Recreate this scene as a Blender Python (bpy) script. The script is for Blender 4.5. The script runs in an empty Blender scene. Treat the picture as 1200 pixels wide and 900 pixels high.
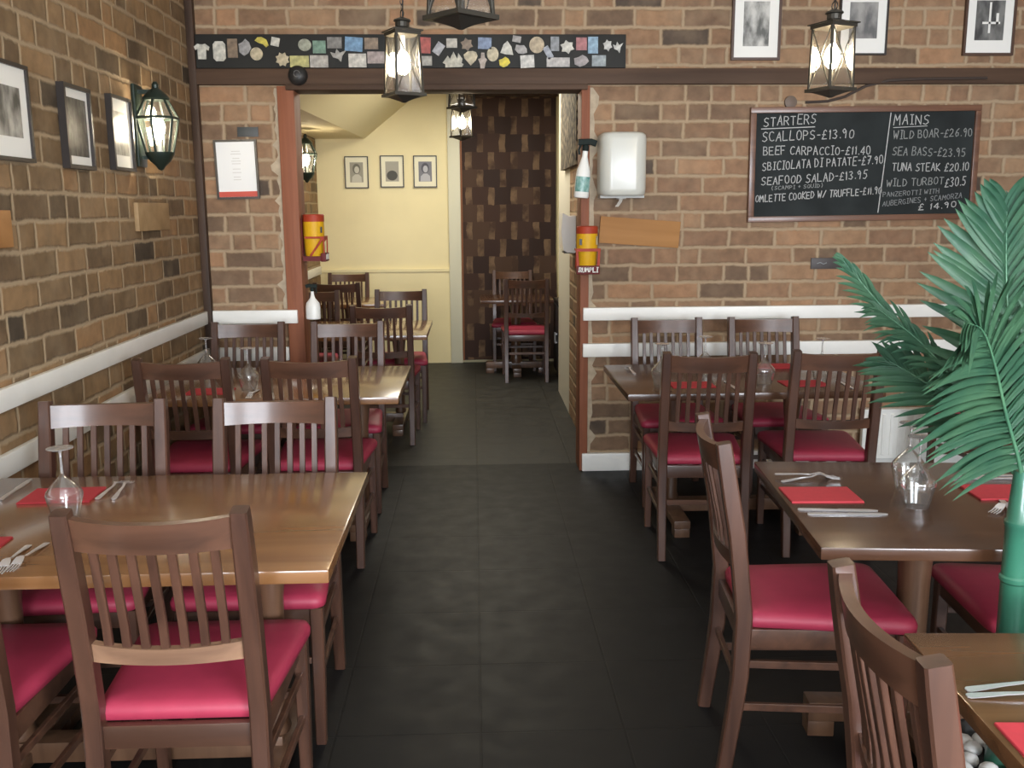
import bpy, bmesh, math, random
from mathutils import Vector, Matrix
S = bpy.context.scene
COL = S.collection
PI = math.pi
R = math.radians

# ------------------------------------------------------------------ camera, world, light, exposure
cam_d = bpy.data.cameras.new('camera')
cam = bpy.data.objects.new('camera', cam_d); COL.objects.link(cam)
S.camera = cam
CF, CP, CY, CR = 1110.0, 0.1825, 0.0385, -0.0065
cam_d.sensor_fit = 'HORIZONTAL'; cam_d.sensor_width = 36.0
cam_d.lens = CF / 1200.0 * 36.0
cam_d.clip_start = 0.02; cam_d.clip_end = 60
_F = Vector((math.sin(CY)*math.cos(CP), math.cos(CY)*math.cos(CP), -math.sin(CP)))
_R = Vector((math.cos(CY), -math.sin(CY), 0)); _U = _R.cross(_F)
_R2 = _R*math.cos(CR) + _U*math.sin(CR); _U2 = _U*math.cos(CR) - _R*math.sin(CR)
cam.matrix_world = Matrix(((_R2.x, _U2.x, -_F.x, 0), (_R2.y, _U2.y, -_F.y, 0), (_R2.z, _U2.z, -_F.z, 1.6), (0, 0, 0, 1)))

world = bpy.data.worlds.new('sky'); S.world = world; world.use_nodes = True
_bg = world.node_tree.nodes['Background']
_bg.inputs[0].default_value = (0.75, 0.85, 1.0, 1); _bg.inputs[1].default_value = 0.5

S.view_settings.view_transform = 'Standard'; S.view_settings.look = 'None'
S.view_settings.gamma = 1.0; S.view_settings.use_curve_mapping = False
S.view_settings.exposure = 1.9
S.cycles.max_bounces = 8; S.cycles.diffuse_bounces = 4; S.cycles.glossy_bounces = 4
S.cycles.transmission_bounces = 8; S.cycles.transparent_max_bounces = 10
S.cycles.sample_clamp_indirect = 4.0
S.cycles.caustics_reflective = False; S.cycles.caustics_refractive = False

def area(name, loc, rot, sx, sy, power, col):
    l = bpy.data.lights.new(name, 'AREA'); l.shape = 'RECTANGLE'; l.size = sx; l.size_y = sy
    l.energy = power; l.color = col
    o = bpy.data.objects.new(name, l); COL.objects.link(o); o.location = loc; o.rotation_euler = rot
    return o
# daylight entering through the two street windows behind the camera
area('window_daylight', (-0.35, -1.92, 1.62), (R(90), 0, 0), 1.7, 1.7, 66, (0.87, 0.925, 1.0))
area('window_daylight', (2.15, -1.92, 1.62), (R(90), 0, 0), 2.1, 1.7, 100, (0.87, 0.925, 1.0))
# unseen warm area light under the back room ceiling
area('back_room_area_light', (0.0, 8.2, 2.72), (0, 0, 0), 0.9, 1.6, 13, (1.0, 0.92, 0.72))

# ------------------------------------------------------------------ materials
MATS = {}
def newmat(name):
    m = bpy.data.materials.new(name); m.use_nodes = True
    nt = m.node_tree; b = nt.nodes['Principled BSDF']
    return m, nt, b
def N(nt, t, **kw):
    n = nt.nodes.new(t)
    for k, v in kw.items(): setattr(n, k, v)
    return n
def plain(name, col, rough=0.5, metal=0.0, spec=0.5, emis=None, es=0.0, coat=0.0, noise=0.0, nscale=30.0, bump=0.0):
    if name in MATS: return MATS[name]
    m, nt, b = newmat(name)
    b.inputs['Base Color'].default_value = (*col, 1)
    b.inputs['Roughness'].default_value = rough; b.inputs['Metallic'].default_value = metal
    b.inputs['Specular IOR Level'].default_value = spec; b.inputs['Coat Weight'].default_value = coat
    if emis: b.inputs['Emission Color'].default_value = (*emis, 1); b.inputs['Emission Strength'].default_value = es
    if noise or bump:
        tc = N(nt, 'ShaderNodeTexCoord'); nz = N(nt, 'ShaderNodeTexNoise'); nz.inputs['Scale'].default_value = nscale
        nz.inputs['Detail'].default_value = 4
        nt.links.new(tc.outputs['Object'], nz.inputs['Vector'])
        if noise:
            r = N(nt, 'ShaderNodeValToRGB')
            r.color_ramp.elements[0].position = .3; r.color_ramp.elements[1].position = .7
            r.color_ramp.elements[0].color = (*[c*(1-noise) for c in col], 1); r.color_ramp.elements[1].color = (*[min(1, c*(1+noise)) for c in col], 1)
            nt.links.new(nz.outputs['Fac'], r.inputs['Fac']); nt.links.new(r.outputs['Color'], b.inputs['Base Color'])
        if bump:
            bp = N(nt, 'ShaderNodeBump'); bp.inputs['Strength'].default_value = bump; bp.inputs['Distance'].default_value = .004
            nt.links.new(nz.outputs['Fac'], bp.inputs['Height']); nt.links.new(bp.outputs['Normal'], b.inputs['Normal'])
    MATS[name] = m
    return m
def wood(name, c1, c2, rough=0.35, axis=2, coat=0.2, scale=18.0, spec=.5):
    if name in MATS: return MATS[name]
    m, nt, b = newmat(name)
    tc = N(nt, 'ShaderNodeTexCoord'); mp = N(nt, 'ShaderNodeMapping')
    sc = [scale]*3; sc[axis] = scale*0.07
    mp.inputs['Scale'].default_value = sc
    nz = N(nt, 'ShaderNodeTexNoise'); nz.inputs['Scale'].default_value = 1.0; nz.inputs['Detail'].default_value = 5; nz.inputs['Distortion'].default_value = .6
    r = N(nt, 'ShaderNodeValToRGB'); r.color_ramp.elements[0].position = .33; r.color_ramp.elements[1].position = .68
    r.color_ramp.elements[0].color = (*c1, 1); r.color_ramp.elements[1].color = (*c2, 1)
    L = nt.links.new
    L(tc.outputs['Object'], mp.inputs['Vector']); L(mp.outputs['Vector'], nz.inputs['Vector'])
    L(nz.outputs['Fac'], r.inputs['Fac']); L(r.outputs['Color'], b.inputs['Base Color'])
    b.inputs['Roughness'].default_value = rough; b.inputs['Coat Weight'].default_value = coat; b.inputs['Coat Roughness'].default_value = .15
    b.inputs['Specular IOR Level'].default_value = spec
    MATS[name] = m
    return m
def M_(nt, op, a, b=None, clamp=False):
    n = N(nt, 'ShaderNodeMath', operation=op); n.use_clamp = clamp
    for i, v in enumerate((a, b)):
        if v is None: continue
        if isinstance(v, (int, float)): n.inputs[i].default_value = v
        else: nt.links.new(v, n.inputs[i])
    return n.outputs[0]
def brick(name, axis, cols, mortar, bw=.282, bh=.1045, mt=.0165, zoff=0.0, xoff=0.0):
    m, nt, b = newmat(name); L = nt.links.new
    tc = N(nt, 'ShaderNodeTexCoord'); sp = N(nt, 'ShaderNodeSeparateXYZ')
    nz = N(nt, 'ShaderNodeTexNoise'); nz.inputs['Scale'].default_value = 6; nz.inputs['Detail'].default_value = 3
    L(tc.outputs['Object'], nz.inputs['Vector'])
    L(tc.outputs['Object'], sp.inputs['Vector'])
    w = M_(nt, 'MULTIPLY', M_(nt, 'SUBTRACT', nz.outputs['Fac'], .5), .022)
    xx = M_(nt, 'ADD', M_(nt, 'ADD', sp.outputs[axis], xoff+20), w)
    zz = M_(nt, 'ADD', M_(nt, 'ADD', sp.outputs['Z'], zoff+bh*20), w)
    rz = M_(nt, 'DIVIDE', zz, bh); row = M_(nt, 'FLOOR', rz); fz = M_(nt, 'FRACT', rz)
    wn0 = N(nt, 'ShaderNodeTexWhiteNoise', noise_dimensions='1D'); L(row, wn0.inputs['W'])
    par = M_(nt, 'MULTIPLY', M_(nt, 'MODULO', row, 2.0), .5)
    offs = M_(nt, 'ADD', par, M_(nt, 'MULTIPLY', wn0.outputs['Value'], .22))
    rx = M_(nt, 'ADD', M_(nt, 'DIVIDE', xx, bw), offs); colm = M_(nt, 'FLOOR', rx); fx = M_(nt, 'FRACT', rx)
    # some bricks are laid as headers: split the stretcher in two
    cmb = N(nt, 'ShaderNodeCombineXYZ'); L(colm, cmb.inputs[0]); L(row, cmb.inputs[1])
    wn = N(nt, 'ShaderNodeTexWhiteNoise', noise_dimensions='3D'); L(cmb.outputs[0], wn.inputs['Vector'])
    hdr = M_(nt, 'LESS_THAN', wn.outputs['Value'], .27)
    half = M_(nt, 'MULTIPLY', M_(nt, 'GREATER_THAN', fx, .55), hdr)
    cmb2 = N(nt, 'ShaderNodeCombineXYZ'); L(colm, cmb2.inputs[0]); L(row, cmb2.inputs[1]); L(M_(nt, 'ADD', half, 3.7), cmb2.inputs[2])
    wn2 = N(nt, 'ShaderNodeTexWhiteNoise', noise_dimensions='3D'); L(cmb2.outputs[0], wn2.inputs['Vector'])
    # distance to the joints in metres
    dx = M_(nt, 'MULTIPLY', M_(nt, 'MINIMUM', fx, M_(nt, 'SUBTRACT', 1.0, fx)), bw)
    dh = M_(nt, 'MULTIPLY', M_(nt, 'ABSOLUTE', M_(nt, 'SUBTRACT', fx, .55)), bw)
    dh2 = M_(nt, 'ADD', dh, M_(nt, 'MULTIPLY', M_(nt, 'SUBTRACT', 1.0, hdr), 1.0))
    dz = M_(nt, 'MULTIPLY', M_(nt, 'MINIMUM', fz, M_(nt, 'SUBTRACT', 1.0, fz)), bh)
    d = M_(nt, 'MINIMUM', M_(nt, 'MINIMUM', dx, dh2), dz)
    nz2 = N(nt, 'ShaderNodeTexNoise'); nz2.inputs['Scale'].default_value = 38; nz2.inputs['Detail'].default_value = 4
    L(tc.outputs['Object'], nz2.inputs['Vector'])
    d2 = M_(nt, 'ADD', d, M_(nt, 'MULTIPLY', M_(nt, 'SUBTRACT', nz2.outputs['Fac'], .5), .013))
    mr = N(nt, 'ShaderNodeMapRange'); mr.inputs['From Min'].default_value = mt*.28; mr.inputs['From Max'].default_value = mt*.95
    L(d2, mr.inputs['Value'])
    ramp = N(nt, 'ShaderNodeValToRGB'); ramp.color_ramp.interpolation = 'CONSTANT'
    els = ramp.color_ramp.elements
    for i, (p, c) in enumerate(cols):
        e = els[i] if i < 2 else els.new(p)
        e.position = p; e.color = (*c, 1)
    L(wn2.outputs['Value'], ramp.inputs['Fac'])
    for e in els: e.color = (*[min(1, q*1.04) for q in e.color[:3]], 1)
    mot = N(nt, 'ShaderNodeMapRange'); mot.inputs['From Min'].default_value = .25; mot.inputs['From Max'].default_value = .75
    mot.inputs['To Min'].default_value = .72; mot.inputs['To Max'].default_value = 1.22
    nz3 = N(nt, 'ShaderNodeTexNoise'); nz3.inputs['Scale'].default_value = 16; nz3.inputs['Detail'].default_value = 5
    L(tc.outputs['Object'], nz3.inputs['Vector']); L(nz3.outputs['Fac'], mot.inputs['Value'])
    mul = N(nt, 'ShaderNodeMix', data_type='RGBA', blend_type='MULTIPLY'); mul.inputs[0].default_value = 1.0
    L(ramp.outputs['Color'], mul.inputs[6]); L(mot.outputs[0], mul.inputs[7])
    # mortar smeared over the faces in patches
    nz4 = N(nt, 'ShaderNodeTexNoise'); nz4.inputs['Scale'].default_value = 5; nz4.inputs['Detail'].default_value = 6; L(tc.outputs['Object'], nz4.inputs['Vector'])
    sm = N(nt, 'ShaderNodeMapRange'); sm.inputs['From Min'].default_value = .48; sm.inputs['From Max'].default_value = .72; sm.inputs['To Min'].default_value = 1.0; sm.inputs['To Max'].default_value = .68; L(nz4.outputs['Fac'], sm.inputs['Value'])
    mix = N(nt, 'ShaderNodeMix', data_type='RGBA'); mix.inputs[6].default_value = (*mortar, 1)
    L(M_(nt, 'MULTIPLY', mr.outputs[0], sm.outputs[0]), mix.inputs[0]); L(mul.outputs[2], mix.inputs[7]); L(mix.outputs[2], b.inputs['Base Color'])
    b.inputs['Roughness'].default_value = .72; b.inputs['Specular IOR Level'].default_value = .35
    hgt = M_(nt, 'ADD', mr.outputs[0], M_(nt, 'MULTIPLY', nz2.outputs['Fac'], .35))
    bp = N(nt, 'ShaderNodeBump'); bp.inputs['Strength'].default_value = .7; bp.inputs['Distance'].default_value = .008
    L(hgt, bp.inputs['Height']); L(bp.outputs['Normal'], b.inputs['Normal'])
    return m
def floor_mat(name, c1, c2, groove, tile=.6, tile2=.3, rough=.3, gw=.004, spec=.5):
    m, nt, b = newmat(name); L = nt.links.new
    tc = N(nt, 'ShaderNodeTexCoord')
    br = N(nt, 'ShaderNodeTexBrick'); br.offset = .0
    br.inputs['Scale'].default_value = 1; br.inputs['Brick Width'].default_value = tile; br.inputs['Row Height'].default_value = tile2
    br.inputs['Mortar Size'].default_value = gw; br.inputs['Mortar Smooth'].default_value = .3
    br.inputs['Color1'].default_value = (*c1, 1); br.inputs['Color2'].default_value = (*c2, 1); br.inputs['Mortar'].default_value = (*groove, 1)
    L(tc.outputs['Object'], br.inputs['Vector'])
    nz = N(nt, 'ShaderNodeTexNoise'); nz.inputs['Scale'].default_value = 9; nz.inputs['Detail'].default_value = 6
    L(tc.outputs['Object'], nz.inputs['Vector'])
    mr = N(nt, 'ShaderNodeMapRange'); mr.inputs['From Min'].default_value = .3; mr.inputs['From Max'].default_value = .7
    mr.inputs['To Min'].default_value = .75; mr.inputs['To Max'].default_value = 1.3; L(nz.outputs['Fac'], mr.inputs['Value'])
    mul = N(nt, 'ShaderNodeMix', data_type='RGBA', blend_type='MULTIPLY'); mul.inputs[0].default_value = 1
    L(br.outputs['Color'], mul.inputs[6]); L(mr.outputs[0], mul.inputs[7]); L(mul.outputs[2], b.inputs['Base Color'])
    r2 = N(nt, 'ShaderNodeMapRange'); r2.inputs['To Min'].default_value = rough*.8; r2.inputs['To Max'].default_value = rough*1.3
    L(nz.outputs['Fac'], r2.inputs['Value']); L(r2.outputs[0], b.inputs['Roughness'])
    b.inputs['Specular IOR Level'].default_value = spec
    bp = N(nt, 'ShaderNodeBump'); bp.inputs['Strength'].default_value = .35; bp.inputs['Distance'].default_value = .004
    h = M_(nt, 'ADD', M_(nt, 'MULTIPLY', br.outputs['Fac'], -1.0), M_(nt, 'MULTIPLY', nz.outputs['Fac'], .5))
    L(h, bp.inputs['Height']); L(bp.outputs['Normal'], b.inputs['Normal'])
    return m
def photo_mat(name, dark, light, scale, seed, lo=.35, hi=.65):
    m, nt, b = newmat(name); L = nt.links.new
    tc = N(nt, 'ShaderNodeTexCoord'); mp = N(nt, 'ShaderNodeMapping'); mp.inputs['Location'].default_value = (seed*3.1, seed*1.7, seed*.9)
    mp.inputs['Scale'].default_value = (1.6, 1, .8)
    nz = N(nt, 'ShaderNodeTexNoise'); nz.inputs['Scale'].default_value = scale; nz.inputs['Detail'].default_value = 5
    r = N(nt, 'ShaderNodeValToRGB'); r.color_ramp.elements[0].position = lo; r.color_ramp.elements[1].position = hi
    r.color_ramp.elements[0].color = (*dark, 1); r.color_ramp.elements[1].color = (*light, 1)
    L(tc.outputs['Object'], mp.inputs['Vector']); L(mp.outputs['Vector'], nz.inputs['Vector'])
    L(nz.outputs['Fac'], r.inputs['Fac']); L(r.outputs['Color'], b.inputs['Base Color'])
    b.inputs['Roughness'].default_value = .35
    return m
def glass(name, base=.09, powr=2.2, amt=.85, milk=.02):
    m, nt, b = newmat(name); L = nt.links.new; out = nt.nodes['Material Output']
    tr = N(nt, 'ShaderNodeBsdfTransparent'); tr.inputs[0].default_value = (.97, .975, .97, 1); gl = N(nt, 'ShaderNodeBsdfGlossy'); gl.inputs['Roughness'].default_value = .04
    lw = N(nt, 'ShaderNodeLayerWeight'); lw.inputs['Blend'].default_value = .5
    f = M_(nt, 'ADD', M_(nt, 'MULTIPLY', M_(nt, 'POWER', lw.outputs['Facing'], powr), amt), base)
    mx = N(nt, 'ShaderNodeMixShader'); L(f, mx.inputs[0]); L(tr.outputs[0], mx.inputs[1]); L(gl.outputs[0], mx.inputs[2])
    df = N(nt, 'ShaderNodeBsdfDiffuse'); df.inputs[0].default_value = (.9, .9, .9, 1); m2 = N(nt, 'ShaderNodeMixShader'); m2.inputs[0].default_value = milk
    L(mx.outputs[0], m2.inputs[1]); L(df.outputs[0], m2.inputs[2]); L(m2.outputs[0], out.inputs['Surface'])
    return m
def pane_mat(name, milk):
    m, nt, b = newmat(name); L = nt.links.new
    out = nt.nodes['Material Output']
    tr = N(nt, 'ShaderNodeBsdfTransparent'); tl = N(nt, 'ShaderNodeBsdfTranslucent'); gl = N(nt, 'ShaderNodeBsdfGlossy')
    tl.inputs[0].default_value = (.95, .93, .88, 1); gl.inputs['Roughness'].default_value = .08
    m1 = N(nt, 'ShaderNodeMixShader'); m1.inputs[0].default_value = milk; L(tr.outputs[0], m1.inputs[1]); L(tl.outputs[0], m1.inputs[2])
    m2 = N(nt, 'ShaderNodeMixShader'); m2.inputs[0].default_value = .08; L(m1.outputs[0], m2.inputs[1]); L(gl.outputs[0], m2.inputs[2])
    L(m2.outputs[0], out.inputs['Surface']); return m

BR_COLS = [(0, (0.211, 0.122, 0.068)), (.14, (0.258, 0.147, 0.081)), (.30, (0.221, 0.125, 0.071)), (.46, (0.288, 0.169, 0.092)), (.60, (0.180, 0.110, 0.065)), (.70, (0.314, 0.174, 0.092)), (.80, (0.242, 0.147, 0.085)), (.90, (0.144, 0.090, 0.054)), (.965, (0.077, 0.053, 0.037))]
BL_COLS = [(0, (0.185, 0.113, 0.054)), (.16, (0.232, 0.142, 0.068)), (.32, (0.154, 0.098, 0.049)), (.48, (0.242, 0.149, 0.073)), (.62, (0.129, 0.082, 0.043)), (.74, (0.258, 0.147, 0.068)), (.84, (0.180, 0.116, 0.060)), (.92, (0.098, 0.065, 0.036)), (.97, (0.054, 0.039, 0.025))]
m_brick_back = brick('brick_brown_mixed', 'X', BR_COLS, (.37, .27, .17), xoff=.04, zoff=-.01)
m_brick_left = brick('brick_olive_brown', 'Y', BL_COLS, (.33, .245, .15), xoff=.1, mt=.0145)
m_brick_side = brick('brick_side', 'Y', BR_COLS, (.37, .27, .17))
m_chair = wood('chair_dark_wood', (.048, .021, .013), (.102, .046, .028), rough=.36, axis=2, coat=.25)
m_chairh = wood('chair_dark_wood_rail', (.055, .025, .015), (.115, .052, .030), rough=.34, axis=0, coat=.3)
m_chairlow = wood('chair_lit_rail', (.16, .085, .05), (.30, .17, .10), rough=.45, axis=0, coat=.1)  # chair wood paled to stand for reflected light
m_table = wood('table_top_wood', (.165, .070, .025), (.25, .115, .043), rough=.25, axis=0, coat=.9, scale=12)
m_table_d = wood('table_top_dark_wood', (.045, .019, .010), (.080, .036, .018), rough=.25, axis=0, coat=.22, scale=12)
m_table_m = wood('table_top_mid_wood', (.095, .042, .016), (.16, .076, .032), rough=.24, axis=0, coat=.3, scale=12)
m_base = wood('table_base_wood', (.085, .042, .023), (.15, .078, .043), rough=.38, axis=2, coat=.3)
m_seat = plain('crimson_vinyl', (.345, .030, .064), rough=.52, noise=.10, nscale=9, spec=.45)
m_white = plain('white_gloss_paint', (.80, .79, .74), rough=.38, noise=.04, nscale=6)
m_cream = plain('cream_paint', (.80, .70, .42), rough=.7, noise=.03, nscale=3)
m_redwood = wood('stained_red_wood', (.19, .062, .030), (.29, .105, .052), rough=.6, axis=2, coat=0, spec=.3)
m_beam = wood('beam_brown_wood', (.060, .034, .021), (.095, .055, .034), rough=.65, axis=0, coat=0, spec=.25)
m_corner = wood('corner_dark_wood', (.035, .020, .013), (.07, .040, .025), rough=.6, axis=2, coat=0, spec=.3)
m_black = plain('black_metal', (.018, .018, .018), rough=.45)
m_lantern = plain('lantern_bronze', (.055, .050, .040), rough=.4, metal=.6)
m_green_iron = plain('lantern_green_iron', (.020, .032, .024), rough=.4, metal=.3)
m_steel = plain('cutlery_steel', (.92, .92, .94), rough=.28, metal=.72)
m_paper = plain('mount_paper', (.78, .77, .72), rough=.6)
m_napkin = plain('red_paper_napkin', (.48, .035, .048), rough=.75, noise=.05, nscale=60)
m_wglass = glass('drinking_glass')
m_wglass_solid = glass('drinking_glass_solid', .34, 1.2, .6, .22)
m_pane = pane_mat('lantern_pane', .004)
m_bulb = plain('lamp_bulb', (1, .9, .7), emis=(1.0, .86, .62), es=40.0)
m_chalk = plain('chalk', (.50, .50, .49), rough=.9)
m_chalk_dim = plain('chalk_faint', (.27, .28, .28), rough=.9)

# ------------------------------------------------------------------ mesh helpers
def box(bm, cx, cy, cz, sx, sy, sz, mat=None, rot=None):
    r = bmesh.ops.create_cube(bm, size=1.0)
    T = Matrix.Translation((cx, cy, cz))
    if rot is not None: T = T @ rot
    bmesh.ops.transform(bm, matrix=T @ Matrix.Diagonal((sx, sy, sz, 1)), verts=r['verts'])
    return r['verts']
def bbox(bm, x0, x1, y0, y1, z0, z1): return box(bm, (x0+x1)/2, (y0+y1)/2, (z0+z1)/2, abs(x1-x0), abs(y1-y0), abs(z1-z0))
def bevel(bm, w, seg=2, ang=30):
    es = [e for e in bm.edges if e.is_manifold and e.calc_face_angle(0) > R(ang)]
    bmesh.ops.bevel(bm, geom=es, offset=w, segments=seg, affect='EDGES', profile=.6)
def obj(name, bm, mat, parent=None, smooth=35, loc=None, rot=None):
    me = bpy.data.meshes.new(name)
    bmesh.ops.recalc_face_normals(bm, faces=bm.faces)
    bm.to_mesh(me); bm.free()
    if mat: me.materials.append(mat)
    if smooth:
        for p in me.polygons: p.use_smooth = True
        me.set_sharp_from_angle(angle=R(smooth))
    o = bpy.data.objects.new(name, me); COL.objects.link(o)
    if parent: o.parent = parent
    if loc: o.location = loc
    if rot: o.rotation_euler = rot
    return o
def tag(o, label, cat, group=None):
    o['label'] = label; o['category'] = cat
    if group: o['group'] = group
    return o
def struct(o): o['kind'] = 'structure'; return o
def thing(name, label, cat, loc=(0, 0, 0), rz=0.0, group=None):
    o = bpy.data.objects.new(name, None); COL.objects.link(o); o.empty_display_size = .1
    o.location = loc; o.rotation_euler = (0, 0, rz)
    return tag(o, label, cat, group)
def dup(root, loc, rz, label, group=None):
    r = root.copy(); COL.objects.link(r); r.location = loc; r.rotation_euler = (0, 0, rz); r['label'] = label
    if group: r['group'] = group
    for ch in root.children:
        c = ch.copy(); COL.objects.link(c); c.parent = r
        for g in ch.children:
            d = g.copy(); COL.objects.link(d); d.parent = c
    return r
def sweep(bm, pts, w, d, side=Vector((1, 0, 0)), ch=.22, ws=None):
    """chamfered rectangular section along pts; side = direction of the width"""
    rings = []; n = len(pts); pts = [Vector(p) for p in pts]
    for i, p in enumerate(pts):
        t = (pts[min(i+1, n-1)] - pts[max(i-1, 0)]).normalized()
        s = (side - t*side.dot(t)).normalized(); u = t.cross(s)
        k = ws[i] if ws else 1.0
        a, b_ = w*.5*k, d*.5*k; c = min(a, b_)*ch
        sec = [(a-c, b_), (a, b_-c), (a, -b_+c), (a-c, -b_), (-a+c, -b_), (-a, -b_+c), (-a, b_-c), (-a+c, b_)]
        rings.append([bm.verts.new(p + s*x + u*y) for x, y in sec])
    for a, b_ in zip(rings[:-1], rings[1:]):
        for k in range(8): bm.faces.new((a[k], a[(k+1) % 8], b_[(k+1) % 8], b_[k]))
    bm.faces.new(rings[0][::-1]); bm.faces.new(rings[-1])
def tube(bm, pts, rad, seg=8, rads=None, caps=True):
    pts = [Vector(p) for p in pts]; n = len(pts); rings = []
    up = Vector((0, 0, 1))
    for i, p in enumerate(pts):
        t = (pts[min(i+1, n-1)] - pts[max(i-1, 0)])
        t = t.normalized() if t.length > 1e-9 else Vector((0, 0, 1))
        ref = up if abs(t.z) < .95 else Vector((1, 0, 0))
        s = t.cross(ref).normalized(); u = s.cross(t); r = rads[i] if rads else rad
        rings.append([bm.verts.new(p + (s*math.cos(2*PI*k/seg) + u*math.sin(2*PI*k/seg))*r) for k in range(seg)])
    for a, b_ in zip(rings[:-1], rings[1:]):
        for k in range(seg): bm.faces.new((a[k], a[(k+1) % seg], b_[(k+1) % seg], b_[k]))
    if caps: bm.faces.new(rings[0][::-1]); bm.faces.new(rings[-1])
def lathe(bm, prof, seg=24, center=(0, 0), close=False, rot0=0.0):
    """prof: list of (r, z)"""
    rings = []
    for r, z in prof:
        if r < 1e-6: rings.append([bm.verts.new((center[0], center[1], z))])
        else: rings.append([bm.verts.new((center[0]+r*math.cos(rot0+2*PI*k/seg), center[1]+r*math.sin(rot0+2*PI*k/seg), z)) for k in range(seg)])
    pairs = list(zip(rings[:-1], rings[1:]))
    if close: pairs.append((rings[-1], rings[0]))
    for a, b_ in pairs:
        for k in range(seg):
            k2 = (k+1) % seg
            if len(a) == 1 and len(b_) == 1: continue
            if len(a) == 1: bm.faces.new((a[0], b_[k2], b_[k]))
            elif len(b_) == 1: bm.faces.new((a[k], a[k2], b_[0]))
            else: bm.faces.new((a[k], a[k2], b_[k2], b_[k]))
    if not close:
        if len(rings[0]) > 2: bm.faces.new(rings[0][::-1])
        if len(rings[-1]) > 2: bm.faces.new(rings[-1])
def prism(bm, poly, y0, y1):
    """polygon in (x, z), extruded from y0 to y1"""
    a = [bm.verts.new((x, y0, z)) for x, z in poly]; b_ = [bm.verts.new((x, y1, z)) for x, z in poly]
    n = len(poly)
    bm.faces.new(a); bm.faces.new(b_[::-1])
    for k in range(n): bm.faces.new((a[k], b_[k], b_[(k+1) % n], a[(k+1) % n]))
def bz(fn):
    bm = bmesh.new(); fn(bm); return bm
def boxes(*lst, bev=0):
    bm = bmesh.new()
    for b_ in lst: bbox(bm, *b_)
    if bev: bevel(bm, bev)
    return bm

# ------------------------------------------------------------------ room shell
YB = 5.69; XL = -1.6; YE = 9.98; ZC = 3.0; TH = .17
struct(obj('floor', boxes((-1.8, 4.4, -2.0, 5.85, -.1, 0)), floor_mat('black_slate_tiles', (.0050, .0051, .0054), (.0060, .0061, .0064), (.0040, .0041, .0043), .45, .45, rough=.5, spec=.22), smooth=0))
struct(obj('floor_back', boxes((-1.8, 2.4, 5.85, 10.2, -.1, 0)), floor_mat('lit_grey_slate_tiles', (.024, .0235, .021), (.029, .028, .025), (.017, .0165, .0145), .6, .6, rough=.5, gw=.006, spec=.3), smooth=0))  # lighter grey also carries the back room's light and reflections
struct(obj('ceiling', boxes((-1.8, 4.4, -2.0, YB, ZC, ZC+.1)), plain('ceiling_paint', (.84, .82, .76), rough=.8), smooth=0))
# ceiling of the back room with an opening above the area light
struct(obj('ceiling_back', boxes((-1.8, -.5, YB+TH, 10.2, 2.78, 2.9), (.5, 2.4, YB+TH, 10.2, 2.78, 2.9), (-.5, .5, YB+TH, 7.35, 2.78, 2.9), (-.5, .5, 9.05, 10.2, 2.78, 2.9)), m_cream, smooth=0))
struct(obj('wall_left', boxes((-1.8, XL, -2.0, 10.2, 0, ZC)), m_brick_left, smooth=0))
struct(obj('wall_back', boxes((XL, -1.07, YB, YB+TH, 0, 2.29), (.665, 4.2, YB, YB+TH, 0, 2.29), (XL, 4.2, YB, YB+TH, 2.29, ZC)), m_brick_back, smooth=0))
struct(obj('wall_right', boxes((4.2, 4.4, -2.0, YB+TH, 0, ZC)), m_brick_side, smooth=0))
# front wall with two street windows
struct(obj('wall_front', boxes((-1.6, 4.2, -1.8, -1.62, 0, .75), (-1.6, 4.2, -1.8, -1.62, 2.5, ZC), (-1.6, -1.2, -1.8, -1.62, .75, 2.5), (.5, 1.1, -1.8, -1.62, .75, 2.5), (3.2, 4.2, -1.8, -1.62, .75, 2.5)), plain('front_plaster', (.55, .48, .38), rough=.8), smooth=0))
for i, (x0, x1) in enumerate(((-1.2, .5), (1.1, 3.2))):
    xm = (x0+x1)/2
    struct(obj('window_%d' % (i+1), boxes((x0, x1, -1.76, -1.68, .75, .82), (x0, x1, -1.76, -1.68, 2.43, 2.5), (x0, x0+.07, -1.76, -1.68, .82, 2.43), (x1-.07, x1, -1.76, -1.68, .82, 2.43), (xm-.025, xm+.025, -1.75, -1.69, .82, 2.43), (x0+.07, x1-.07, -1.75, -1.69, 1.9, 1.95)), m_white, smooth=0))
# cream end wall of the back room with a shallow dado panel and a pale casing beside the hanging
struct(obj('wall_end', boxes((-1.6, 2.2, YE, YE+.2, 0, 2.9), (-1.6, -.26, YE-.022, YE, 0, .965), (-1.6, -.26, YE-.034, YE, .965, .995)), m_cream, smooth=0))
struct(obj('trim_1', boxes((-.26, -.135, YE-.05, YE, 0, 2.78), bev=.006), plain('pale_grey_paint', (.62, .60, .47), rough=.6)))
struct(obj('wall_end_right', boxes((2.2, 2.4, 8.3, 10.2, 0, 2.9)), m_cream, smooth=0))
struct(obj('wall_passage', boxes((.735, .9, YB+TH, 7.35, 0, 2.78), (.9, 2.4, YB+TH, 6.1, 0, 2.78)), m_brick_side, smooth=0))
struct(obj('wall_passage_white', boxes((.735, .9, 7.35, 8.3, 0, 2.78), (.9, 2.2, 8.2, 8.3, 0, 2.78)), plain('passage_white_paint', (.55, .52, .44), rough=.6), smooth=0))
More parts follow.
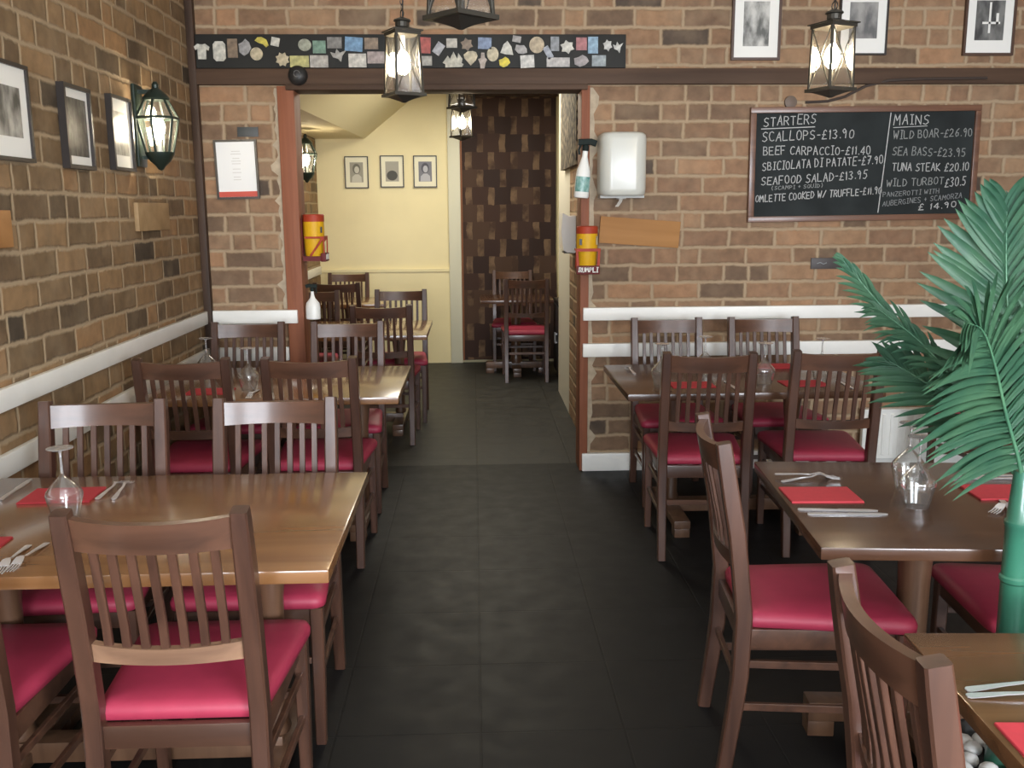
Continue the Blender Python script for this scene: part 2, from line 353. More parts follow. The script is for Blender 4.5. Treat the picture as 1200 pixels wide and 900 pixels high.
# sloping bulkhead along the left wall of the back room
bm = bmesh.new()
n0 = [(-1.6, 6.2, 2.33), (-1.30, 6.2, 2.33), (-.95, 6.2, 2.78), (-1.6, 6.2, 2.78)]
n1 = [(-1.6, YE, 2.315), (-1.10, YE, 2.315), (-.52, YE, 2.78), (-1.6, YE, 2.78)]
a = [bm.verts.new(p) for p in n0]; b_ = [bm.verts.new(p) for p in n1]
bm.faces.new(a); bm.faces.new(b_[::-1])
for k in range(4): bm.faces.new((a[k], a[(k+1) % 4], b_[(k+1) % 4], b_[k]))
struct(obj('ceiling_bulkhead', bm, plain('bulkhead_paint', (.74, .66, .42), rough=.75), smooth=0))
# ragged pale plaster where the bricks meet the door posts
m_plaster = plain('pale_plaster', (.42, .34, .24), rough=.8, noise=.15, nscale=30)
def plaster_edge(name, x0, w, sgn, z0, z1, seed):
    rg = random.Random(seed); n = 44; poly = [(x0, z0)]
    for k in range(n+1): poly.append((x0+sgn*(w*rg.uniform(.45, 1.0) + (.03 if rg.random() < .12 else 0)), z0+(z1-z0)*k/n))
    poly.append((x0, z1)); bm = bmesh.new()
    for k in range(1, n+1): prism(bm, [(x0, poly[k][1]), poly[k], poly[k+1], (x0, poly[k+1][1])], YB-.005, YB+.001)
    struct(obj(name, bm, m_plaster, smooth=0))
plaster_edge('trim_13', .680, .034, 1, .115, 2.29, 3)
plaster_edge('trim_14', -1.114, .030, -1, 1.025, 2.29, 5)
# joinery
struct(obj('trim_2', boxes((-1.115, -1.02, YB-.022, YB+TH+.01, 0, 2.30), bev=.004), m_redwood))
struct(obj('trim_3', boxes((.632, .682, YB-.022, YB+TH+.01, 0, 2.30), bev=.004), m_redwood))
struct(obj('trim_4', boxes((XL, 4.2, YB-.045, YB, 2.305, 2.392), (-1.06, .665, YB-.05, YB+TH, 2.275, 2.305), bev=.004), m_beam))
struct(obj('trim_5', boxes((XL, XL+.045, YB-.05, YB, 0, ZC), bev=.008), m_corner))
struct(obj('trim_6', boxes((XL, XL+.024, -1.6, YB-.052, .943, 1.02), bev=.006), m_white))
struct(obj('trim_7', boxes((XL, XL+.024, -1.6, YB-.052, .722, .80), bev=.006), m_white))
struct(obj('trim_8', boxes((XL+.047, -1.055, YB-.04, YB-.0, .94, 1.02), bev=.006), m_white))
struct(obj('trim_9', boxes((XL+.047, -1.118, YB-.024, YB, .715, .797), bev=.006), m_white))
struct(obj('trim_10', boxes((.648, 4.2, YB-.042, YB, .937, 1.015), bev=.006), m_white))
struct(obj('trim_11', boxes((.648, 4.2, YB-.042, YB, .715, .797), bev=.006), m_white))
struct(obj('baseboard_back', boxes((.648, 4.2, YB-.04, YB, 0, .112), bev=.006), m_white))
struct(obj('baseboard_left', boxes((XL, XL+.018, -1.6, YB-.052, 0, .1), bev=.004), m_white))
struct(obj('trim_12', boxes((XL, XL+.024, 6.0, 9.9, .955, 1.035), bev=.006), m_white))

# ------------------------------------------------------------------ chair
def post_y(z):
    P = [(0, -.272), (.28, -.237), (.48, -.232), (.70, -.252), (.975, -.303)]
    for (z0, y0), (z1, y1) in zip(P[:-1], P[1:]):
        if z <= z1: return y0 + (y1-y0)*(z-z0)/(z1-z0)
    return P[-1][1]
def make_chair(label, group):
    t = thing('dining_chair', label, 'chair', group=group)
    for s in (-1, 1):
        bm = bmesh.new(); zs = [0, .1, .2, .3, .4, .48, .56, .64, .72, .80, .88, .94, .975]
        sweep(bm, [(s*.188, post_y(z) - .004*math.sin(max(0, z-.5)*6), z) for z in zs], .042, .046, ws=[.86, .9, .95, 1, 1, 1, 1, 1, 1, 1, .97, .93, .88])
        obj('back_post', bm, m_chair, t)
        bm = bmesh.new(); sweep(bm, [(s*.198, .212, 0), (s*.200, .207, .25), (s*.200, .205, .44)], .040, .040, ws=[.78, .92, 1])
        obj('leg', bm, m_chair, t)
    # seat cushion
    def ring(z, ins):
        hw0, hw1, y0, y1, rc = .192-ins, .232-ins, -.222+ins, .244-ins, .045
        c = [(-hw0, y0), (hw0, y0), (hw1, y1), (-hw1, y1)]; out = []
        for i in range(4):
            p = Vector(c[i]); a = (Vector(c[i-1])-p).normalized(); b2 = (Vector(c[(i+1) % 4])-p).normalized()
            r = rc*(.5 if i < 2 else 1)
            for k in range(6):
                u = k/5; out.append((p + a*r*(1-u)**2 + b2*r*u**2, z))
        return out
    bm = bmesh.new(); rings = []
    for z, ins in ((.442, .010), (.448, .001), (.466, 0), (.480, .006), (.488, .022), (.493, .07), (.495, .13)):
        rings.append([bm.verts.new((p.x, p.y, z)) for p, z in ring(z, ins)])
    for a, b2 in zip(rings[:-1], rings[1:]):
        n = len(a)
        for k in range(n): bm.faces.new((a[k], a[(k+1) % n], b2[(k+1) % n], b2[k]))
    bm.faces.new(rings[0][::-1]); bm.faces.new(rings[-1])
    obj('seat', bm, m_seat, t, smooth=60)
    obj('seat_frame', boxes((-.18, .18, -.240, -.218, .385, .443), (-.182, .182, .195, .217, .385, .443), (-.199, -.177, -.23, .21, .385, .443), (.177, .199, -.23, .21, .385, .443), bev=.003), m_chairh, t)
    # curved rails, bowed backwards
    def rail(z0, z1, bow, th, xh, name, mat):
        bm = bmesh.new(); n = 13; zc = (z0+z1)/2; lean = (post_y(z1)-post_y(z0))/(z1-z0)
        V = []
        for i in range(n):
            u = -1+2*i/(n-1); x = u*xh; b3 = -bow*(1-u*u)
            V.append([bm.verts.new((x, post_y(zc)+lean*(z-zc)+b3+dy, z - (.006*(1-u*u) if z == z1 else 0))) for z, dy in ((z0, -th/2), (z1, -th/2), (z1, th/2), (z0, th/2))])
        for a, b2 in zip(V[:-1], V[1:]):
            for k in range(4): bm.faces.new((a[k], a[(k+1) % 4], b2[(k+1) % 4], b2[k]))
        bm.faces.new(V[0][::-1]); bm.faces.new(V[-1]); bevel(bm, .004, 2, 40)
        return obj(name, bm, mat, t)
    rail(.886, .962, .034, .024, .172, 'top_rail', m_chairh)
    rail(.610, .655, .026, .022, .172, 'lower_rail', m_chairh)
    for i in range(7):
        x = -.129 + .043*i; u = x/.172
        bm = bmesh.new(); pts = []
        for k in range(5):
            z = .640 + (.895-.640)*k/4; bow = .026+(.034-.026)*k/4
            pts.append((x, post_y(z)-bow*(1-u*u), z))
        sweep(bm, pts, .019, .011); obj('slat', bm, m_chair, t)
    for s in (-1, 1):
        for z in (.335, .205):
            bm = bmesh.new(); sweep(bm, [(s*.187, post_y(z), z), (s*.199, .208, z)], .014, .022); obj('stretcher', bm, m_chairh, t)
    for z, y in ((.27, post_y(.27)), (.27, .208)):
        bm = bmesh.new(); sweep(bm, [(-.19, y, z), (.19, y, z)], .022, .014, side=Vector((0, 0, 1))); obj('stretcher', bm, m_chairh, t)
    return t
NORTH, SOUTH, EAST, WEST = 0, PI, -PI/2, PI/2
CH = [
 # x, y, rz, label, group
 (-.695, 2.262, NORTH, 'dark wooden slat-back chair in the left foreground, back to us, crimson seat fully in view', 'chairs around the left front table'),
 (-1.28, 2.27, NORTH, 'dark chair with crimson seat cut off by the left edge of the photo', 'chairs around the left front table'),
 (-1.243, 2.885, SOUTH + R(3), 'slat-back chair behind the left front table, nearest the white rails of the left wall', 'chairs around the left front table'),
 (-.684, 2.885, SOUTH, 'slat-back chair behind the left front table, at its aisle end', 'chairs around the left front table'),
 (-1.27, 4.39, NORTH, 'dark chair in front of the left middle table, nearest the left wall', 'chairs around the left middle table'),
 (-.722, 4.385, NORTH, 'dark chair in front of the left middle table, at its aisle end', 'chairs around the left middle table'),
 (-1.30, 5.15, SOUTH, 'slat-back chair against the white rail of the left brick pier', 'chairs around the left middle table'),
 (-.73, 5.12, SOUTH, 'slat-back chair behind the left middle table, standing across the foot of the doorway post', 'chairs around the left middle table'),
 (-.631, 6.66, NORTH, 'dark chair just through the doorway, back to us, at the aisle end of its table', 'chairs in the back room'),
 (-1.285, 7.30, SOUTH, 'dark chair in the back room just right of the hanging white spray bottle', 'chairs in the back room'),
 (-.592, 7.31, SOUTH, 'slat-back chair in the back room in front of the cream wall, nearest the aisle', 'chairs in the back room'),
 (-1.22, 8.74, NORTH, 'dark chair in the back room, rail showing above the chair by the spray bottle', 'chairs in the back room'),
 (-1.28, 9.42, SOUTH, 'farthest chair on the left of the back room, against the cream wall', 'chairs in the back room'),
 (.476, 9.0, NORTH, 'dark chair with red seat standing alone in front of the brown patchwork hanging', 'chairs in the back room'),
 (.39, 9.60, SOUTH, 'chair behind the small table, closest to the brown patchwork hanging', 'chairs in the back room'),
 (1.05, 4.385, NORTH + R(-4), 'dark chair at the aisle end of the right rear table, back to us', 'chairs around the right rear table'),
 (1.635, 4.40, NORTH + R(-4), 'dark chair before the right rear table, next to the palm and radiator', 'chairs around the right rear table'),
 (1.11, 5.14, SOUTH, 'slat-back chair against the right wall rails, nearest the doorway post', 'chairs around the right rear table'),
 (1.675, 5.13, SOUTH, 'slat-back chair against the right wall rails, under the chalkboard', 'chairs around the right rear table'),
 (.985, 2.625, EAST + R(-5), 'dark chair side-on at the aisle end of the right middle table, crimson seat toward table', 'chairs around the right middle table'),
 (1.66, 2.575, WEST + R(-5), 'chair with crimson seat tucked under the right middle table, behind the palm trunk', 'chairs around the right middle table'),
 (.945, 1.385, EAST + R(-2), 'light-edged chair back cut off by the bottom edge, right foreground', 'chairs around the right front table'),
 (2.84, 5.02, WEST + R(6), 'chair behind the palm, only its legs seen against the white radiator', 'chairs around the right rear table'),
]
chair0 = None
for x, y, rz, lab, grp in CH:
    if chair0 is None:
        chair0 = make_chair(lab, grp); chair0.location = (x, y, 0); chair0.rotation_euler = (0, 0, rz)
        # light reflected off this chair's lower rail is painted as paler wood
        for c in chair0.children:
            if c.name.startswith('lower_rail'): lowrail = c
    else: dup(chair0, (x, y, 0), rz, lab, grp)
lit_rail = lowrail.data.copy(); lit_rail.materials.clear(); lit_rail.materials.append(m_chairlow); lowrail.data = lit_rail; lowrail['label'] = 'lower rail painted paler for reflected light'

# ------------------------------------------------------------------ tables
def make_table(label, lx, ly, twin, loc, rz, mt=None, group='dining tables', th=.034, inset=.23, dy=0.0):
    t = thing('dining_table', label, 'table', loc, rz, group)
    bm = boxes((-lx/2, lx/2, -ly/2, ly/2, .75-th, .75)); bevel(bm, .005, 2); obj('tabletop', bm, mt or m_table, t)
    xs = (-lx/2+inset, lx/2-inset) if twin else (0,)
    for x in xs:
        bm = bmesh.new()
        pr = [(.036, .115), (.040, .13), (.034, .15), (.033, .35), (.036, .52), (.046, .62), (.050, .66), (.050, .70)] if twin else [(.055, .10), (.060, .12), (.052, .16), (.046, .30), (.046, .50), (.050, .60), (.056, .66), (.060, .70)]
        lathe(bm, pr, 20, (x, dy)); obj('pedestal', bm, m_base, t)
        obj('top_bearer', boxes((x-.035, x+.035, -ly/2+.1, ly/2-.1, .695, .717), bev=.003), m_base, t)
        fb = bmesh.new(); bbox(fb, x-.04, x+.04, -.30, .30, .045, .115)
        for v in fb.verts:
            if v.co.z > .1 and abs(v.co.y) > .2: v.co.z = .085
        bbox(fb, x-.038, x+.038, -.30, -.22, 0, .045); bbox(fb, x-.038, x+.038, .22, .30, 0, .045)
        bevel(fb, .004)
        for v in fb.verts: v.co.y += dy
        obj('foot', fb, m_base, t)
    fb = bmesh.new(); x0, x1 = (xs[0]-.02, xs[-1]+.02) if twin else (-.30, .30)
    bbox(fb, x0, x1, -.036, .036, .05, .112)
    if not twin: bbox(fb, x0, x0+.08, -.035, .035, 0, .05); bbox(fb, x1-.08, x1, -.035, .035, 0, .05)
    bevel(fb, .004)
    for v in fb.verts: v.co.y += dy
    obj('floor_bar' if twin else 'foot', fb, m_base, t)
    return t
make_table('long wooden table in the left foreground, glossy top along the aisle', 1.19, .87, True, (-.955, 2.607, 0), 0, dy=-.052)
make_table('long wooden table in the left middle, below the brick pier', 1.19, .90, True, (-.955, 4.76, 0), 0)
make_table('wooden table just inside the back room, by the cream wall', 1.19, .90, True, (-.93, 6.95, 0), 0)
make_table('farthest table on the left of the back room, mostly hidden by chairs', .74, .74, False, (-1.19, 9.10, 0), 0)
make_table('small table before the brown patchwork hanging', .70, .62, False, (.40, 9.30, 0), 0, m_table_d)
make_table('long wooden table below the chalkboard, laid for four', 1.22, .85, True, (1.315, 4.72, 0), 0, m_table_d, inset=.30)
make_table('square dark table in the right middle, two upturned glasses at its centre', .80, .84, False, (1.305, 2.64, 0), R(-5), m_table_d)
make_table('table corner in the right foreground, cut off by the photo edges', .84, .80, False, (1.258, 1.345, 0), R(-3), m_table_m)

# ------------------------------------------------------------------ tableware
def make_glass(label, group):
    t = thing('wine_glass', label, 'glass', group=group)
    # upturned: rim on the table, foot in the air
    bm = bmesh.new()
    out = [(.034, 0), (.040, .025), (.047, .055), (.0505, .072), (.047, .083), (.030, .104), (.012, .122), (.0045, .135)]
    inn = [(.0025, .131), (.010, .120), (.028, .1025), (.0450, .082), (.0485, .072), (.0452, .055), (.0385, .025), (.0325, 0)]
    lathe(bm, out+inn[:0] + [(.0, .137)] , 28)
    bm.free(); bm = bmesh.new()
    prof = inn[::-1] + [(0.0, .132)]
    # single closed shell: outer bowl up to the stem, inner bowl back down
    lathe(bm, [(.0325, .0005)] + [(r, z) for r, z in out[:-1]] + [(.0042, .135), (0, .1352)] , 28)
    for f in list(bm.faces):
        if len(f.verts) > 6: bmesh.ops.delete(bm, geom=[f], context='FACES_ONLY')
    bm2 = bmesh.new(); lathe(bm2, [(.0325, .0005)] + inn[::-1][1:-1] + [(.0025, .131), (0, .1315)], 28)
    for f in list(bm2.faces):
        if len(f.verts) > 6: bmesh.ops.delete(bm2, geom=[f], context='FACES_ONLY')
    me = bpy.data.meshes.new('tmp'); bm2.to_mesh(me); bm2.free(); bm.from_mesh(me); bpy.data.meshes.remove(me)
    bmesh.ops.remove_doubles(bm, verts=bm.verts, dist=.0001)
    obj('bowl', bm, m_wglass, t, smooth=50)
    bm = bmesh.new(); lathe(bm, [(.0042, .1345), (.0036, .15), (.0034, .178), (.0045, .195), (.010, .202)], 14); obj('stem', bm, m_wglass_solid, t, smooth=60)
    bm = bmesh.new(); lathe(bm, [(.010, .2015), (.030, .2035), (.0355, .2055), (.0355, .2068), (.012, .2078), (0, .208)], 28); obj('foot', bm, m_wglass_solid, t, smooth=50)
    return t
ZT = .7502
GL = [(1.262, 2.572, 'upturned wine glass in front, of the pair on the square right table', 'wine glasses on the right middle table'),
 (1.315, 2.745, 'upturned wine glass behind the other on the square right table', 'wine glasses on the right middle table'),
 (-1.157, 2.60, 'upturned wine glass on the left front table, in front of the chair slats', 'wine glasses on the left front table'),
 (-1.405, 2.62, 'upturned wine glass cut off by the left edge of the photo', 'wine glasses on the left front table'),
 (-1.09, 4.52, 'upturned wine glass on the left middle table, between two chair backs', 'wine glasses on the left middle table'),
 (-1.39, 4.90, 'upturned wine glass on the left middle table, nearer the left wall rail', 'wine glasses on the left middle table'),
 (.90, 4.50, 'leftmost upturned wine glass on the table below the chalkboard', 'wine glasses on the right rear table'),
 (1.17, 4.74, 'second upturned wine glass from the left on the table below the chalkboard', 'wine glasses on the right rear table'),
 (1.40, 4.48, 'third upturned wine glass from the left on the table below the chalkboard', 'wine glasses on the right rear table'),
 (1.73, 4.62, 'rightmost upturned wine glass on the table below the chalkboard', 'wine glasses on the right rear table')]
g0 = None
for x, y, lab, grp in GL:
    if g0 is None: g0 = make_glass(lab, grp); g0.location = (x, y, ZT)
    else: dup(g0, (x, y, ZT), 0, lab, grp)
def flat_sweep(bm, prof, zf, th):
    """prof: (y, halfwidth) stations along y; zf(y) height"""
    top = []; bot = []
    for y, w in prof:
        z = zf(y)
        top.append((bm.verts.new((-w, y, z+th)), bm.verts.new((w, y, z+th)))); bot.append((bm.verts.new((-w*.8, y, z)), bm.verts.new((w*.8, y, z))))
    for i in range(len(prof)-1):
        a, b_ = top[i], top[i+1]; c, d = bot[i], bot[i+1]
        bm.faces.new((a[0], a[1], b_[1], b_[0])); bm.faces.new((c[1], c[0], d[0], d[1]))
        bm.faces.new((a[0], b_[0], d[0], c[0])); bm.faces.new((b_[1], a[1], c[1], d[1]))
    bm.faces.new((top[0][1], top[0][0], bot[0][0], bot[0][1])); bm.faces.new((top[-1][0], top[-1][1], bot[-1][1], bot[-1][0]))
def make_fork(label, group):
    bm = bmesh.new()
    zf = lambda y: .0005 + (.012*math.exp(-((y-.035)/.022)**2) + .006*math.exp(-((y+.02)/.05)**2) if y < .10 else 0)
    flat_sweep(bm, [(-.10, .005), (-.095, .009), (-.07, .008), (-.03, .005), (.01, .0034), (.030, .0045), (.038, .010), (.050, .0125), (.058, .0125)], zf, .0025)
    for k in range(4):
        x = -.0108 + .0072*k; b2 = bmesh.new()
        flat_sweep(b2, [(.056, .0018), (.075, .0017), (.098, .0010)], lambda y: zf(y)+.0002, .002)
        for v in b2.verts: v.co.x += x
        me = bpy.data.meshes.new('tmp'); b2.to_mesh(me); b2.free(); bm.from_mesh(me); bpy.data.meshes.remove(me)
    return tag(obj('fork', bm, m_steel, smooth=40), label, 'fork', group)
def make_knife(label, group):
    bm = bmesh.new()
    flat_sweep(bm, [(-.11, .004), (-.105, .0085), (-.06, .0075), (-.01, .0058), (.0, .005), (.006, .0085), (.05, .0095), (.09, .0085), (.108, .004), (.112, .001)], lambda y: .0005, .0036)
    return tag(obj('knife', bm, m_steel, smooth=40), label, 'knife', group)
def make_napkin(label, group):
    bm = bmesh.new(); bbox(bm, -.105, .105, -.075, .075, .0003, .0028); bbox(bm, -.104, .104, -.0735, .0745, .0031, .0050); bbox(bm, -.105, -.1035, -.075, .075, .002, .004)
    return tag(obj('napkin', bm, m_napkin, smooth=0), label, 'napkin', group)
def copy1(src, loc, rz, lab, grp, ry=0):
    o = src.copy(); COL.objects.link(o); o.location = loc; o.rotation_euler = (0, ry, rz); o['label'] = lab; o['group'] = grp; return o
fk0 = kn0 = np0 = None
def place(kind, x, y, rz, lab, grp, dz=0):
    global fk0, kn0, np0
    src = {'f': fk0, 'k': kn0, 'n': np0}[kind]
    if src is None:
        src = {'f': make_fork, 'k': make_knife, 'n': make_napkin}[kind](lab, grp)
        if kind == 'f': fk0 = src
        elif kind == 'k': kn0 = src
        else: np0 = src
        src.location = (x, y, ZT+dz); src.rotation_euler = (0, 0, rz)
    else: copy1(src, (x, y, ZT+dz), rz, lab, grp)
GB = 'place setting on the square right table'
place('n', 1.026, 2.692, R(-3), 'red napkin between forks and knives on the left of the square table', GB)
place('f', 1.052, 2.862, R(-75), 'fork nearer the table back edge, crossing another beside the left red napkin', GB)
place('f', 1.048, 2.868, R(-108), 'fork lying across another beside the left red napkin on the square table', GB, .0075)
place('k', 1.022, 2.546, R(-97), 'knife nearest the left red napkin on the square table', GB)
place('k', 1.036, 2.508, R(-94), 'knife nearest the front edge on the left of the square table', GB)
place('n', 1.585, 2.685, R(-3), 'red napkin on the right of the square table, beside the palm', GB)
place('k', 1.63, 2.858, R(92), 'knife near the back edge on the right of the square table', GB)
place('k', 1.645, 2.832, R(88), 'knife closest to the right-hand napkin of the square table', GB)
place('f', 1.515, 2.545, R(128), 'fork crossing over on the right of the square table, by the palm trunk', GB, .004)
place('f', 1.50, 2.515, R(160), 'fork lying flat under another on the right of the square table', GB)
GH = 'place setting on the right front table'
place('n', .955, 1.335, R(-3), 'red napkin in the bottom right corner on the cut-off table', GH)
place('f', .965, 1.535, R(-86), 'fork nearer the back on the cut-off right foreground table', GH)
place('f', .955, 1.500, R(-94), 'fork nearer the napkin on the cut-off right foreground table', GH)
GA = 'place settings on the left front table'
place('n', -1.262, 2.825, R(2), 'red napkin under the upturned glass on the left front table', GA)
place('f', -1.10, 2.875, R(5), 'fork right of the red napkin on the left front table, nearer the aisle', GA)
place('f', -1.135, 2.88, R(-4), 'fork right of the red napkin on the left front table, nearer the glass', GA)
place('k', -1.435, 2.90, R(2), 'knife at the far left end of the left front table', GA)
place('n', -1.335, 2.37, R(2), 'red napkin at the left photo edge, front side of the left table', GA)
place('f', -1.125, 2.30, R(178), 'fork at the front edge of the left table, nearer the chair back', GA)
place('f', -1.155, 2.285, R(184), 'fork at the front edge of the left table, nearer the napkin', GA)
GC = 'place settings on the left middle table'
place('n', -1.27, 4.50, R(1), 'red napkin on the left middle table, glimpsed through chair slats', GC)
place('f', -1.05, 4.43, R(178), 'fork on the left middle table, under the upturned glass', GC)
GG = 'place settings on the right rear table'
place('n', 1.05, 4.50, 0, 'red napkin on the table below the chalkboard, front left', GG)
place('n', 1.62, 5.02, 0, 'red napkin on the table below the chalkboard, back right', GG)
place('n', 1.60, 4.50, 0, 'red napkin on the table below the chalkboard, front right', GG)
place('f', .82, 4.93, R(3), 'fork on the table below the chalkboard, at its aisle end', GG)
place('k', 1.235, 4.47, R(180), 'knife right of the front left napkin below the chalkboard', GG)
place('k', 1.79, 4.46, R(178), 'knife at the right end of the table below the chalkboard', GG)

# ------------------------------------------------------------------ framed pictures
m_frame = plain('frame_black_wood', (.022, .016, .013), rough=.4)
m_frame_b = plain('frame_brown_wood', (.07, .035, .022), rough=.45)
def framed(label, loc, rz, w, h, fw, mount, photo, group, dp=.022, tilt=0.0, fm=None, pw=None, ph=None, pdz=0.0, mm=None, name='framed_photo'):
    t = thing(name, label, 'picture', loc, rz, group); t.rotation_euler = (0, tilt, rz)
    obj('frame', boxes((-w/2, w/2, -dp, 0, h/2-fw, h/2), (-w/2, w/2, -dp, 0, -h/2, -h/2+fw), (-w/2, -w/2+fw, -dp, 0, -h/2+fw, h/2-fw), (w/2-fw, w/2, -dp, 0, -h/2+fw, h/2-fw)), fm or m_frame, t, smooth=0)
    obj('mount', boxes((-w/2+fw, w/2-fw, -dp*.55, -.002, -h/2+fw, h/2-fw)), mm or m_paper, t, smooth=0)
    if photo:
        pw = pw or w-2*fw-2*mount; ph = ph or h-2*fw-2*mount
        obj('print', boxes((-pw/2, pw/2, -dp*.55-.001, -dp*.55, -ph/2+pdz, ph/2+pdz)), photo, t, smooth=0)
    return t
GP = 'framed photographs on the left wall'
def pm(i, d=(.03, .03, .028), l=(.32, .31, .28), s=14, lo=.38, hi=.62): return photo_mat('photograph_print_%d' % i, d, l, s, i, lo, hi)
framed('large framed photo cut off by the left edge, white mount', (XL+.001, 3.33, 1.942), PI/2, .50, .335, .014, .08, pm(1, (.05, .05, .045), (.42, .41, .37), 9), GP, fm=m_frame, pw=.37, ph=.17, pdz=.0)
framed('dark forest photo in a black frame, middle of the three on the left wall', (XL+.001, 3.985, 1.932), PI/2, .265, .325, .016, .03, pm(2, (.006, .006, .006), (.10, .098, .09), 26, .42, .66), GP, dp=.03, pw=.19, ph=.225, fm=m_frame)
framed('pale framed photo beside the lit wall lantern', (XL+.001, 4.475, 1.945), PI/2, .26, .325, .014, .05, pm(3, (.20, .19, .16), (.50, .48, .42), 12), GP, dp=.028, pw=.16, ph=.19)
GP2 = 'framed photographs above the chalkboard'
framed('framed photo with sketchy pale figure, left of the three above the chalkboard', (1.640, YB-.001, 2.64), 0, .285, .40, .014, .06, pm(4, (.10, .10, .09), (.55, .54, .50), 10), GP2, pw=.15, ph=.245, fm=m_frame_b)
framed('framed photo behind the lit lantern, middle of the three above the chalkboard', (2.265, YB-.001, 2.66), 0, .285, .385, .010, .05, pm(5, (.12, .12, .12), (.34, .33, .31), 8), GP2, pw=.165, ph=.20, fm=m_frame)
p3 = framed('framed photo with white cross shape, rightmost above the chalkboard', (3.01, YB-.001, 2.66), 0, .30, .39, .014, .05, pm(6, (.05, .05, .05), (.20, .20, .19), 10), GP2, pw=.17, ph=.22, fm=m_frame_b)
for c in p3.children:
    if c.name.startswith('print'):
        obj('white_cross', boxes((-.008, .004, -.0145, -.0132, -.07, .10), (-.045, .06, -.0145, -.0132, -.02, -.008), (.035, .05, -.0145, -.0132, -.02, .04)), m_paper, c, smooth=0)
GP3 = 'small framed portraits on the cream wall'
GREY = [(-1.192, 1.98, 'left'), (-.83, 1.987, 'middle'), (-.492, 1.985, 'right')]
m_hair = [plain('portrait_grey_a', (.14, .13, .10), .6), plain('portrait_grey_b', (.06, .06, .05), .6), plain('portrait_grey_c', (.07, .07, .09), .6)]
m_skin = [plain('portrait_pale_a', (.52, .50, .42), .6), plain('portrait_pale_b', (.20, .19, .15), .6), plain('portrait_pale_c', (.42, .42, .46), .6)]
for i, (x, z, w) in enumerate(GREY):
    t = framed('%s one of the three small portraits on the cream wall' % {'left': 'leftmost', 'middle': 'middle', 'right': 'rightmost'}[w], (x, YE-.001, z), 0, .24, .32, .010, .05, plain('portrait_back_%d' % i, [(.30, .28, .22), (.34, .32, .26), (.16, .16, .19)][i], .5), GP3, pw=.135, ph=.20, fm=m_frame, mm=plain('portrait_mount', (.78, .74, .56), .6))
    pr = [c for c in t.children if c.name.startswith('print')][0]
    def blob(cx, cz, rx, rzz, d):
        bm = bmesh.new(); prism(bm, [(cx+rx*math.cos(2*PI*k/18), cz+rzz*math.sin(2*PI*k/18)) for k in range(18)], -.0135-d, -.0129); return bm
    if i == 1: obj('dark_shape', blob(.0, -.04, .055, .05, 0), m_hair[1], pr, smooth=0)
    else:
        obj('hair', blob(.0, .035, .040, .052, 0), m_hair[i], pr, smooth=0)
        obj('face', blob(.003, .025, .025, .035, .0004), m_skin[i], pr, smooth=0)
        bm = bmesh.new(); prism(bm, [(-.05, -.098), (-.045, -.045), (-.015, -.02), (.02, -.02), (.048, -.045), (.052, -.098)], -.0135, -.0129); obj('shoulders', bm, m_skin[i], pr, smooth=0)
# notice in a thin dark frame on the left pier
t = framed('framed white notice with a red strip along its foot on the brick pier', (-1.368, YB-.001, 1.836), 0, .245, .335, .012, .0, None, None, dp=.02, tilt=R(-1.0), fm=plain('frame_grey_brown', (.06, .05, .04), .35), mm=plain('notice_paper', (.80, .80, .78), .35), name='framed_notice')
obj('red_strip', boxes((-.110, .110, -.0135, -.0112, -.155, -.125)), plain('notice_red', (.55, .07, .04), .5), t, smooth=0)
bm = bmesh.new()
for k, (wd, z) in enumerate([(.05, .10), (.06, .085), (.04, .06), (.055, .045), (.05, .03), (.045, 0), (.05, -.02), (.04, -.045), (.045, -.06)]): bbox(bm, -wd/2, wd/2, -.0122, -.0109, z, z+.005)
obj('printed_lines', bm, plain('notice_ink', (.62, .61, .58), .5), t, smooth=0)
bm = boxes((-1.30, -1.18, YB-.006, YB, 2.02, 2.075)); bevel(bm, .002); tag(obj('wall_plate', bm, plain('dark_grey_plate', (.05, .055, .055), .5), loc=(-.055, 0, -.0)), 'small dark plate on the bricks just above the framed notice', 'plate')
# wooden plaques
m_ply = wood('pale_plywood', (.28, .18, .085), (.38, .25, .125), rough=.6, axis=0, scale=10, coat=0, spec=.3)
m_orangewood = wood('orange_board', (.32, .15, .048), (.42, .21, .075), rough=.65, axis=0, scale=8, coat=0, spec=.25)
for y, z, w, h, lab in ((4.83, 1.575, .46, .135, 'small blank wooden plaque on the left wall below the lantern'), (3.12, 1.545, .46, .125, 'blank wooden plaque at the left photo edge below the large photo')):
    bm = boxes((0, .022, -w/2, w/2, -h/2, h/2)); bevel(bm, .004); tag(obj('wooden_plaque', bm, m_ply if y > 4 else m_orangewood, loc=(XL, y, z)), lab, 'plaque', 'plaques on the left wall')
bm = boxes((-.24, .24, -.02, 0, -.078, .078)); bevel(bm, .003)
o = tag(obj('wooden_board', bm, m_orangewood, loc=(.985, YB, 1.46)), 'bare orange wooden board below the white towel dispenser', 'board'); o.rotation_euler = (0, R(4.3), 0)
bm = boxes((-.105, .105, -.012, 0, -.033, .033)); bevel(bm, .002)
t = tag(obj('slate_plate', bm, plain('dark_slate', (.045, .035, .032), .5), loc=(2.135, YB, 1.266)), 'small dark plate on the bricks below the chalkboard', 'plate')
bm = bmesh.new(); tube(bm, [(-.07, -.013, 0), (-.05, -.013, .006), (-.03, -.013, -.004), (-.01, -.013, .004)], .003, 6); obj('pale_scribble', bm, m_chalk_dim, t)

